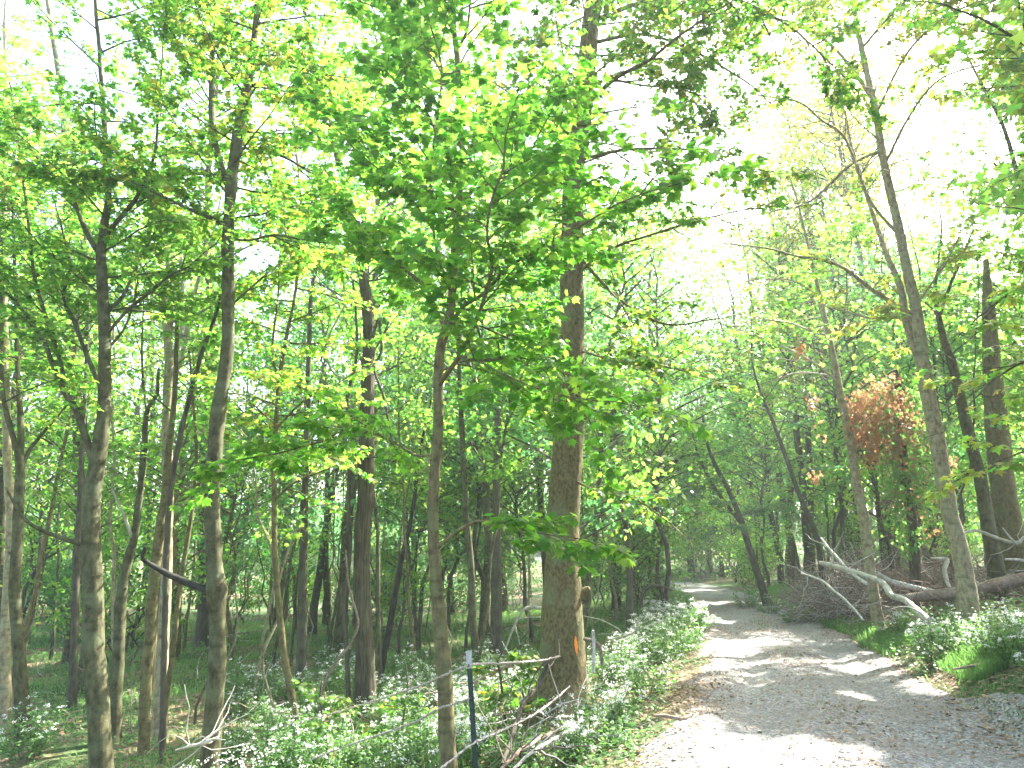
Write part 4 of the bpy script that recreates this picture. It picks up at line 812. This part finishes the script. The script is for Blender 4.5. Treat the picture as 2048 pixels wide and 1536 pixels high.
wire('fence wire running from the green post right to the thick orange-striped trunk', [(937, 1330, 4.97), (960, 1327, 5.2), (1026, 1325, 6.2), (1085, 1320, 7.6), (1120, 1312, 8.3)])
wire('lowest fence wire crossing the green post near the ground and rising right', [(870, 1548, 4.6), (905, 1518, 4.8), (948, 1485, 4.97), (992, 1466, 5.3), (1070, 1428, 6.4), (1110, 1398, 7.6), (1140, 1372, 8.3)])

# ------------------------------------------------------------------ fallen wood
def log(name, label, pts, bark, cat='fallen branch', fork=(), seed=1, group=None, side=0):
    P = []; W = []
    for (x, y, wd, d) in pts: P.append(at(x, y, d)); W.append(wd*d/F/2)
    P, W = smooth_path(P, W, .06); rnd = np.random.default_rng(seed); P = P+np.cumsum(rnd.normal(0, .004, P.shape), 0)*.5; g = Geo(); tube(g, P, W, 12 if W.max() > .03 else 6, 0, .17, seed)
    for _ in range(side):
        k = rnd.integers(2, len(P)-2); d = unit(rnd.normal(0, 1, 3)+[0, 0, .5]); Q = [P[k]]
        for q in range(5): d = unit(d+rnd.normal(0, .25, 3)); Q.append(Q[-1]+d*rnd.uniform(.08, .2))
        tube(g, Q, np.linspace(W[k]*.4, .004, 6), 5, 0, .05, seed+_)
    b = P[0].copy(); return tag(link(name, g.mesh(name, [bark], b), None, b), label, cat, group)
log('fallen_branch', 'long whitish fallen branch slanting down from the brush pile to the flowering bush', [(1640, 1125, 6, 15.5), (1662, 1130, 8, 15.2), (1724, 1148, 10, 14.4), (1765, 1165, 11, 13.8), (1785, 1190, 12, 13.4), (1809, 1199, 12, 13), (1835, 1220, 13, 12.6), (1862, 1243, 13, 12.2)], B_PALE, side=4, seed=51)
log('fallen_branch', 'thin pale branch rising steeply to the left out of the brush pile', [(1642, 1076, 4, 16), (1660, 1100, 5, 15.5), (1683, 1127, 6, 15), (1705, 1150, 6, 14.6), (1735, 1170, 7, 14)], B_DEAD, side=3, seed=52)
log('fallen_log', 'thick horizontal fallen log on the bank behind the lichen-speckled leaning tree', [(1795, 1200, 16, 14.5), (1861, 1191, 20, 14.3), (1930, 1182, 22, 14.2), (1985, 1172, 22, 14.2), (2048, 1160, 24, 14.2), (2120, 1150, 24, 14.2)], B_DRY, 'fallen log', seed=53)
log('fallen_log', 'greyish log lying behind the long whitish branch', [(1755, 1148, 8, 15), (1790, 1165, 10, 14.8), (1844, 1180, 11, 14.6), (1880, 1188, 11, 14.5)], B_DEAD, 'fallen log', seed=54)
log('fallen_branch', 'bent pale branch hooking down behind the lichen-speckled leaning tree', [(1862, 1116, 4, 14.8), (1891, 1120, 9, 14.8), (1888, 1140, 8, 14.7), (1893, 1165, 7, 14.6), (1900, 1180, 6, 14.4)], B_PALE, seed=55)
log('fallen_branch', 'pale branch lying high on the bank behind the blackened leaning trunk', [(1925, 1066, 5, 15.5), (1955, 1062, 6, 15.5), (1990, 1075, 7, 15.3), (2032, 1087, 7, 15), (2048, 1075, 6, 15)], B_PALE, side=2, seed=56)
log('fallen_branch', 'short pale stick on the bank at the right edge', [(2010, 1119, 4, 14), (2035, 1120, 5, 14), (2060, 1122, 5, 14)], B_DEAD, seed=57)
log('fallen_branch', 'pale forked branch leaning from the top of the bank at the right edge', [(2005, 1055, 3, 15), (2018, 1072, 4, 15), (2034, 1088, 5, 15)], B_DEAD, seed=58)
log('fallen_branch', 'slim grey branch on the left face of the brush pile', [(1602, 1147, 4, 15.5), (1640, 1160, 5, 15.2), (1665, 1180, 5, 14.6), (1695, 1205, 5, 14), (1725, 1240, 4, 13.5)], B_DEAD, side=4, seed=59)
log('fallen_branch', 'brown curved branch at the foot of the brush pile right of the slim leaning trunk', [(1762, 1225, 4, 14), (1790, 1215, 5, 13.8), (1810, 1228, 5, 13.4), (1840, 1240, 5, 13)], B_DRY, side=3, seed=60)
log('fallen_log', 'pale rounded log end on the bank at the right edge above the flowering bushes', [(2000, 1288, 14, 9.6), (2030, 1277, 17, 9.7), (2070, 1262, 18, 9.8)], B_DEAD, 'fallen log', seed=61)
log('fallen_branch', 'small grey branch lying on the left edge of the track', [(1308, 1430, 5, 7.3), (1335, 1431, 7, 7.28), (1360, 1436, 7, 7.2), (1382, 1430, 5, 7.3)], B_DRY, seed=62)
log('fallen_branch', 'brown stick lying in front of the flowering bush on the right', [(1905, 1338, 3, 9.2), (1930, 1335, 5, 9.2), (1965, 1328, 6, 9.3), (1990, 1325, 5, 9.3)], B_DRY, seed=63)
log('fallen_branch', 'bleached frayed stick crossing the foot of the forked grey tree', [(352, 1500, 3, 8.6), (380, 1492, 5, 8.6), (410, 1485, 7, 8.6), (437, 1474, 5, 8.6)], B_PALE, side=9, seed=64)
log('fallen_branch', 'grey branch lying across the roots of the thick orange-striped trunk', [(1000, 1540, 7, 5.8), (1040, 1505, 8, 6.4), (1085, 1478, 8, 7.0), (1130, 1462, 6, 7.6)], B_DRY, side=8, seed=65)
log('fallen_branch', 'second brown branch in the heap below the thick orange-striped trunk', [(1020, 1545, 6, 5.7), (1065, 1500, 6, 6.4), (1110, 1475, 6, 7.2), (1165, 1440, 5, 8.0)], B_DEAD, side=8, seed=66)
log('fallen_branch', 'dark branch slanting down left of the base of the thick orange-striped trunk', [(1005, 1530, 8, 6.6), (1030, 1450, 9, 7.4), (1048, 1400, 10, 8.0), (1078, 1360, 9, 8.4), (1100, 1310, 6, 8.5)], B_DARK, side=3, seed=67)
log('fallen_branch', 'broken stub of wood standing up right of the thick orange-striped trunk', [(1186, 1345, 6, 8.6), (1187, 1300, 6, 8.6), (1184, 1262, 6, 8.6)], B_DEAD, seed=68)
log('fallen_log', 'brown log on the slope behind the slim young maple', [(845, 1392, 7, 13), (880, 1388, 9, 12.8), (930, 1378, 9, 12.6), (1000, 1340, 8, 12.4), (1060, 1318, 7, 12.2)], B_DRY, 'fallen log', side=3, seed=69)
log('fallen_branch', 'pale dead stick on the slope left of the thick orange-striped trunk', [(1010, 1300, 3, 15), (1045, 1222, 5, 14.6), (1085, 1216, 6, 14.5)], B_PALE, side=2, seed=70)
log('fallen_branch', 'arching bare branch left of the far bend of the track', [(1282, 1215, 6, 22), (1286, 1185, 6, 22), (1300, 1173, 5, 22), (1320, 1172, 5, 22), (1345, 1180, 3, 22)], B_DARK, side=4, seed=71)
log('fallen_branch', 'pale curved branch among the white flowers left of the track', [(1226, 1277, 4, 12), (1250, 1272, 5, 11.8), (1272, 1262, 5, 11.6), (1279, 1235, 4, 11.6)], B_PALE, side=3, seed=72)
# the tangle itself
g = Geo()
def brush(n, x0, x1, y0, y1, m, zup=.25, Lm=1.0, r=.012):
    for _ in range(n):
        p = hit(rng.uniform(x0, x1), rng.uniform(y0, y1)); p[2] += abs(rng.normal(0, zup)); d = unit(rng.normal(0, 1, 3)*[1, .7, .35]); P = [p]; L = Lm*rng.uniform(.4, 1.3); b = rng.normal(0, .22, 3)
        for k in range(7): d = unit(d+b+rng.normal(0, .12, 3)); P.append(P[-1]+d*L/7)
        P = np.array(P); P[:, 2] = np.maximum(P[:, 2], H(P[:, 0], P[:, 1])+.01); tube(g, P, np.linspace(r*rng.uniform(.6, 1.5), .003, 8), 4, m, cap=False)
brush(900, 1590, 1775, 1195, 1252, 0, .38, 1.0, .009); brush(420, 1590, 1770, 1200, 1252, 1, .32, .9, .008); brush(500, 1780, 1900, 1190, 1225, 0, .35, .9, .009); brush(110, 1600, 1760, 1190, 1250, 1, .45, 1.3, .016); brush(650, 1600, 1765, 1195, 1245, 0, .62, 1.0, .009); brush(300, 1600, 1765, 1195, 1245, 1, .55, .9, .008); brush(60, 1780, 2040, 1130, 1210, 1, .35, 1.5, .018); brush(420, 1750, 1900, 1150, 1225, 0, .35); brush(420, 1880, 2060, 1120, 1215, 0, .35, 1.2); brush(130, 1640, 1900, 1120, 1190, 1, .5, 1.4, .01); brush(160, 1600, 2048, 1095, 1150, 0, .3, 1.2, .012)
tag(link('brush_pile', g.mesh('brush_pile', [B_DRY, B_DEAD])), 'tangled heap of dead brown twigs on the bank right of the track', 'brush pile', kind='stuff')
g = Geo(); brush(60, 1010, 1160, 1440, 1530, 0, .10, .8, .006); brush(20, 1010, 1180, 1440, 1530, 1, .12, .9, .006); brush(40, 660, 1000, 1380, 1500, 0, .08, .9, .007); brush(60, 400, 700, 1300, 1480, 0, .1, 1.1, .008); brush(70, 0, 420, 1260, 1500, 0, .12, 1.3, .01); brush(40, 0, 650, 1230, 1450, 1, .15, 1.5, .01)
tag(link('fallen_twigs', g.mesh('fallen_twigs', [B_DRY, B_DEAD])), 'thin dead twigs littering the slope round the tree roots', 'twigs', kind='stuff')

# ------------------------------------------------------------------ flowering bushes
def bush_template(h, rad, nst, nlf, nfl, ls, seed):
    rnd = np.random.default_rng(seed); gf = Geo(); fl = Geo(); lv = Leaves(); st = []
    for k in range(nst):
        a = rnd.uniform(0, 6.28); rr = rad*math.sqrt(rnd.random()); hh = h*rnd.uniform(.4, 1.2)*(1-.35*(rr/rad)**2); p = np.array([rr*.4*math.cos(a), rr*.4*math.sin(a), -.03]); q = np.array([rr*math.cos(a), rr*math.sin(a), hh]); mid = (p+q)/2+[0, 0, .08*h]
        st += [(p, mid, .004, .003), (mid, q, .003, .002)]
        m = nlf//nst; t = rnd.uniform(.2, 1, m)[:, None]; C = (1-t)**2*p+2*t*(1-t)*mid+t*t*q; T = rnd.normal(0, 1, (m, 3))*[1, 1, .25]; lv.add(C+norm(T)*.03, T, rnd.normal(0, .35, (m, 3))+[0, 0, 1], ls*rnd.uniform(.5, 1.2, m))
        for c in range(nfl//nst+int(rnd.random() < (nfl % nst)/nst)):
            fc = q+rnd.normal(0, .045, 3)*[1, 1, .5]+[0, 0, .02]; n = 16; C = fc+rnd.normal(0, .02, (n, 3))*[1, 1, .45]
            put_leaves(fl, [C, rnd.normal(0, 1, (n, 3))+[0, 0, .6], rnd.normal(0, .7, (n, 3))+[0, 0, 1], rnd.uniform(.012, .026, n)], DIAM, 0); st.append((q-[0, 0, .05], fc, .0018, .001))
    sticks(gf, [s[0] for s in st], [s[1] for s in st], [s[2] for s in st], [s[3] for s in st], 0); put_leaves(gf, lv.arrays(), OVAL, 1)
    return gf.mesh('foliage', [B_DARK, L_HERB]), fl.mesh('flowers', [L_FLOWER])
BT = [bush_template(.80, .5, 34, 760, 50, .08, 201), bush_template(.58, .42, 30, 560, 90, .07, 202), bush_template(1.0, .55, 38, 900, 46, .085, 203), bush_template(.42, .4, 26, 560, 14, .065, 204)]
nb = [0]
def bush(x, y, k, sc, label, group):
    root = thing('flowering_bush', label, 'flowering bush', (x, y, hz(x, y)), group); r = rng.uniform(0, 6.28); a = link('foliage', BT[k][0], root); b = link('flowers', BT[k][1], root)
    root.rotation_euler[2] = r; root.scale = (sc, sc, sc*rng.uniform(.85, 1.1)); nb[0] += 1; return root
GR = 'white-flowered bushes along the track'
def bush_px(px, py, k, sc, label, group=GR): p = hit(px, py); return bush(p[0], p[1], k, sc, label, group)
for (px, py, k, sc, lb) in [
    (1925, 1300, 0, .75, 'big white-flowered bush at the foot of the lichen-speckled leaning tree'), (1875, 1326, 0, .8, 'leafy flowering bush just left of the lichen-speckled tree, against the track'),
    (1800, 1262, 1, .6, 'brightly sunlit white bush between the slim leaning trunk and the lichen-speckled tree'), (1985, 1315, 0, .7, 'flowering bush just right of the lichen-speckled tree base'), (2040, 1325, 0, .7, 'flowering bush at the right edge level with the small brown stick'),
    (2100, 1385, 0, .7, 'green flowering bush at the right edge below the brown stick'), (2190, 1450, 0, .7, 'bush cut off by the right edge in the bottom corner'), (2035, 1290, 1, .7, 'flowering bush in front of the pale log end at the right edge'),
    (1850, 1285, 1, .6, 'small flowering bush behind the sunlit patch at the right side of the track'), (1770, 1272, 3, .6, 'low bush at the foot of the slim leaning trunk'), (2110, 1430, 3, .55, 'low green bush spilling onto the track at lower right'),
    (1400, 1262, 1, 1.0, 'sunlit white bush bulging onto the track at its left edge, farthest right'), (1350, 1262, 1, 1.1, 'dazzling white bush left of the one bulging onto the track'), (1310, 1248, 1, 1.15, 'white bush behind the dazzling pair left of the track'), (1365, 1310, 0, .95, 'leafy flowering bush by the left edge of the track beside the sunlit gravel'),
    (1315, 1330, 0, 1.0, 'flowering bush between the thick trunk and the track, nearest the gravel'), (1265, 1330, 1, 1.0, 'white-topped bush midway between the thick trunk and the track'), (1230, 1370, 0, .9, 'flowering bush just right of the orange stripe'), (1285, 1395, 0, .8, 'bush with yellowing leaves below the midway bush left of the track'),
    (1200, 1440, 3, .9, 'dark green plant at the right foot of the thick trunk'), (1240, 1460, 1, .7, 'sunlit flowering plant in front of the thick trunk, left of the small grey branch'), (1190, 1500, 3, .8, 'low sunlit plant below the thick trunk at the track verge'), (1150, 1520, 1, .6, 'small flowering plant at the bottom, right of the twig heap'),
    (1290, 1280, 1, 1.0, 'white bush by the curved pale branch left of the track'), (1250, 1240, 3, 1.2, 'shaded green bush between the roadside trunks'), (1330, 1222, 3, 1.3, 'shaded green bush left of the far track'), (1375, 1222, 3, 1.0, 'green bush narrowing the far track from the left'),
    (1495, 1215, 3, 1.3, 'bluish green bush right of the far track'), (1540, 1228, 3, 1.2, 'bluish green bush at the right verge beneath the arching tree'), (1590, 1245, 3, 1.1, 'green bush at the right verge left of the brush pile')]:
    bush_px(px, py, k, sc, lb)
c = 0
zone = [(1010, 'just left of the thick orange-striped trunk'), (890, 'between the slim young maple and the green post'), (735, 'between the shaggy trunk and the slim young maple'), (597, 'between the slender maple and the shaggy trunk'), (425, 'right of the forked grey tree'), (205, 'between the many-stemmed maple and the forked grey tree'), (0, 'left of the many-stemmed maple')]
pts = []
for _ in range(400):
    px = rng.uniform(30, 1060) if rng.random() < .1 else rng.uniform(450, 1060); py = rng.uniform(1330 if px > 430 else 1440, 1560); p = hit(px, py)
    if py > 1540 and px > 980: continue
    if all((p[0]-q[0])**2+(p[1]-q[1])**2 > .42**2 for q in pts) and p[1] > 4: pts.append((p[0], p[1], px))
    if len(pts) >= 75: break
cnt = {}
for (x, y, px) in sorted(pts, key=lambda q: q[2]):
    z_ = next(z[1] for z in zone if px >= z[0]); cnt[z_] = cnt.get(z_, 0)+1
    bush(x, y, int(rng.choice([0, 1, 3, 3, 3, 2])), rng.uniform(.6, .95), '%s low white-flowered plant %s' % (ORD[cnt[z_]-1] if cnt[z_] <= 39 else 'far', z_), 'white-flowered plants on the wooded slope')
STAT.append(('bushes', nb[0]))

# ------------------------------------------------------------------ grass, ground cover, leaf litter
def region(n, fn):                 # points on the ground
    X = []; 
    while len(X) < n:
        p = fn(); 
        if p is not None: X.append(p)
    return np.array(X)
def gpts(n, ymin, ymax, smin, smax, power=1.6):
    y = ymin+(ymax-ymin)*rng.random(n)**power; s = rng.uniform(smin, smax, n); x = road_x(y)+s; return x, y, s
g = Geo()
def blades(x, y, hgt, m=0):
    n = len(x); z = H(x, y); b = np.stack([x, y, z-.01], -1); a = rng.uniform(0, 6.28, n); w_ = rng.uniform(.002, .0045, n)*(1+y/12)
    sx = np.stack([np.cos(a), np.sin(a), np.zeros(n)], -1)*w_[:, None]; l = hgt*rng.uniform(.5, 1.3, n); ln = rng.normal(0, .35, (n, 2))*l[:, None]
    mid = b+np.stack([ln[:, 0]*.35, ln[:, 1]*.35, l*.6], -1); tip = b+np.stack([ln[:, 0], ln[:, 1], l*.95], -1)
    V = np.stack([b-sx, b+sx, mid+sx*.7, mid-sx*.7, tip], 1).reshape(-1, 3); o = np.arange(n)[:, None]*5
    g.add(V, o+np.array([[0, 1, 2, 3]]), m); g.add(V, o+np.array([[3, 2, 4]]), m)
x, y, s = gpts(26000, 9, 34, 1.45, 2.9); inb = (x/y > .42) & (x/y < .52) & (s > 2.0) & (y > 11); k = ~inb & (vnoise(x, y, 1.1, 2) > -.25) & ((y > 11.5) | (s > 1.8)); blades(x[k], y[k], .16)
x, y, s = gpts(14000, 10, 40, -3.2, -1.5); k = (y > 15) & (vnoise(x, y, 1.1, 4) > -.2); blades(x[k], y[k], .25)
x, y, s = gpts(70000, 6, 40, -30, -3.2, 1.0); k = vnoise(x, y, .42, 1) > -.3; blades(x[k], y[k], .22)
x, y, s = gpts(5000, 4, 12, 1.5, 6); k = vnoise(x, y, .9, 1) > -.1; blades(x[k], y[k], .10)
x, y, s = gpts(1200, 4, 20, -.25, .15); k = vnoise(x, y, .8, 9) > .25; blades(x[k], y[k], .05)
tag(link('grass', g.mesh('grass', [L_GRASS])), 'green grass along the track verges and on the woodland floor', 'grass', kind='stuff')
g = Geo()
def herbs(x, y, hgt, ls, m=0, tpl=OVAL):
    n = len(x); C = np.stack([x, y, H(x, y)+np.abs(rng.normal(0, hgt, n))+.01], -1)
    put_leaves(g, [C, rng.normal(0, 1, (n, 3))*[1, 1, .25], rng.normal(0, .4, (n, 3))+[0, 0, 1], ls*rng.uniform(.5, 1.3, n)], tpl, m)
x, y, s = gpts(42000, 6, 36, -22, -2.0, 1.3); k = vnoise(x, y, .55, 7) > -.35; herbs(x[k], y[k], .10, .075)
x, y, s = gpts(16000, 7, 36, 1.5, 4.2, 1.5); k = ((y > 10) | (s > 2.3)) & (vnoise(x, y, .9, 3) > -.2); herbs(x[k], y[k], .10, .065)
x, y, s = gpts(9000, 4.5, 13, 2.5, 7, 1.2); herbs(x, y, .14, .07)
x, y, s = gpts(5500, 4.5, 15, -4.2, -1.75, 1.2); k = vnoise(x, y, 1.3, 2) > -.3; herbs(x[k], y[k], .09, .06)
x, y, s = gpts(22000, 24, 72, -45, 35, 1.0); k = (np.abs(s) > 2) & (vnoise(x, y, .4, 5) > -.2); herbs(x[k], y[k], .3, .16, 0, DIAM)
tag(link('undergrowth', g.mesh('undergrowth', [L_HERB])), 'low leafy green plants carpeting the woodland floor', 'undergrowth', kind='stuff')
g = Geo()
x, y, s = gpts(2200, 8, 16, -7.5, -2.4, 1.0); k = vnoise(x, y, .8, 7) > .05; x = x[k]; y = y[k]
cx = np.repeat(x, 6)+rng.normal(0, .025, 6*len(x)); cy2 = np.repeat(y, 6)+rng.normal(0, .025, 6*len(x)); hh = np.repeat(rng.uniform(.12, .4, len(x)), 6); n = len(cx)
put_leaves(g, [np.stack([cx, cy2, H(cx, cy2)+hh+rng.normal(0, .008, n)], -1), rng.normal(0, 1, (n, 3)), rng.normal(0, .6, (n, 3))+[0, 0, 1], rng.uniform(.015, .03, n)], DIAM, 0)
tag(link('white_blossoms', g.mesh('white_blossoms', [L_FLOWER])), 'scattered tiny white blossoms over the undergrowth of the left slope', 'blossoms', kind='stuff')
g = Geo()
def litter(x, y, ls):
    n = len(x); C = np.stack([x, y, H(x, y)+.022+np.abs(rng.normal(0, .008, n))], -1)
    put_leaves(g, [C, rng.normal(0, 1, (n, 3))*[1, 1, .1], rng.normal(0, .28, (n, 3))+[0, 0, 1], ls*rng.uniform(.4, 1.2, n)], STAR, 0)
x, y, s = gpts(34000, 4, 30, -1.7, 1.8, 1.7); k = rng.random(len(x)) < (.12+.75*np.clip(.2+vnoise(x, y, .9, 6), 0, 1))*(.35+1.0*np.clip(1-np.exp(-((np.abs(s)-.75)/.3)**2), 0, 1)); litter(x[k], y[k], .042)
x, y, s = gpts(5500, 3.5, 14, -4.5, -1.3, 1.3); litter(x, y, .055)
x, y, s = gpts(9000, 3.5, 16, 1.4, 6, 1.3); litter(x, y, .065)
x, y, s = gpts(30000, 8, 42, -32, -4, 1.1); k = vnoise(x, y, .5, 7) < .3; litter(x[k], y[k], .10)
tag(link('fallen_leaves', g.mesh('fallen_leaves', [L_LITTER])), 'dry brown fallen leaves scattered over the track and banks', 'fallen leaves', kind='stuff')
g = Geo(); x, y, s = gpts(5000, 4, 16, -1.6, 1.7, 1.4); n = len(x); r = rng.uniform(.004, .014, n)**1.0
o = np.array([[1, 0, 0], [0, 1, 0], [-1, 0, 0], [0, -1, 0], [0, 0, .8]], float); C = np.stack([x, y, H(x, y)+.010], -1)
V = C[:, None]+o[None]*r[:, None, None]*rng.uniform(.6, 1.4, (n, 5, 1)); b = np.arange(n)[:, None, None]*5
g.add(V.reshape(-1, 3), (b+np.array([[0, 1, 4], [1, 2, 4], [2, 3, 4], [3, 0, 4]])[None]).reshape(-1, 3), 0)
tag(link('gravel_stones', g.mesh('gravel_stones', [plain('stone', (.30, .29, .28), .85, 0, (.16, .15, .14), 50)], smooth=False)), 'loose grey stones scattered on the gravel track', 'stones', kind='stuff')
def haze(dens):
    me = bpy.data.meshes.new('haze'); x0, x1, y0, y1, z0, z1 = -760, 760, -330, 990, -25, 34
    me.from_pydata([(a, b, c) for a in (x0, x1) for b in (y0, y1) for c in (z0, z1)], [], [(0, 1, 3, 2), (4, 6, 7, 5), (0, 4, 5, 1), (2, 3, 7, 6), (0, 2, 6, 4), (1, 5, 7, 3)])
    m = bpy.data.materials.new('haze'); m.use_nodes = True; n = m.node_tree; n.nodes.clear(); o = n.nodes.new('ShaderNodeOutputMaterial'); v = n.nodes.new('ShaderNodeVolumePrincipled')
    v.inputs['Color'].default_value = (.86, .95, .93, 1); v.inputs['Density'].default_value = dens; v.inputs['Anisotropy'].default_value = .35; n.links.new(v.outputs[0], o.inputs['Volume']); me.materials.append(m)
    tag(link('haze', me), 'pale haze added between the trees for veiling glare and pale distance', 'haze', kind='stuff')
haze(.0014)  # volume added to lift the darks like veiling glare and pale the distance
print('STAT', STAT, 'BACK', len(BACK), 'polys', sum(len(o.data.polygons) for o in COL.objects if o.type == 'MESH'))
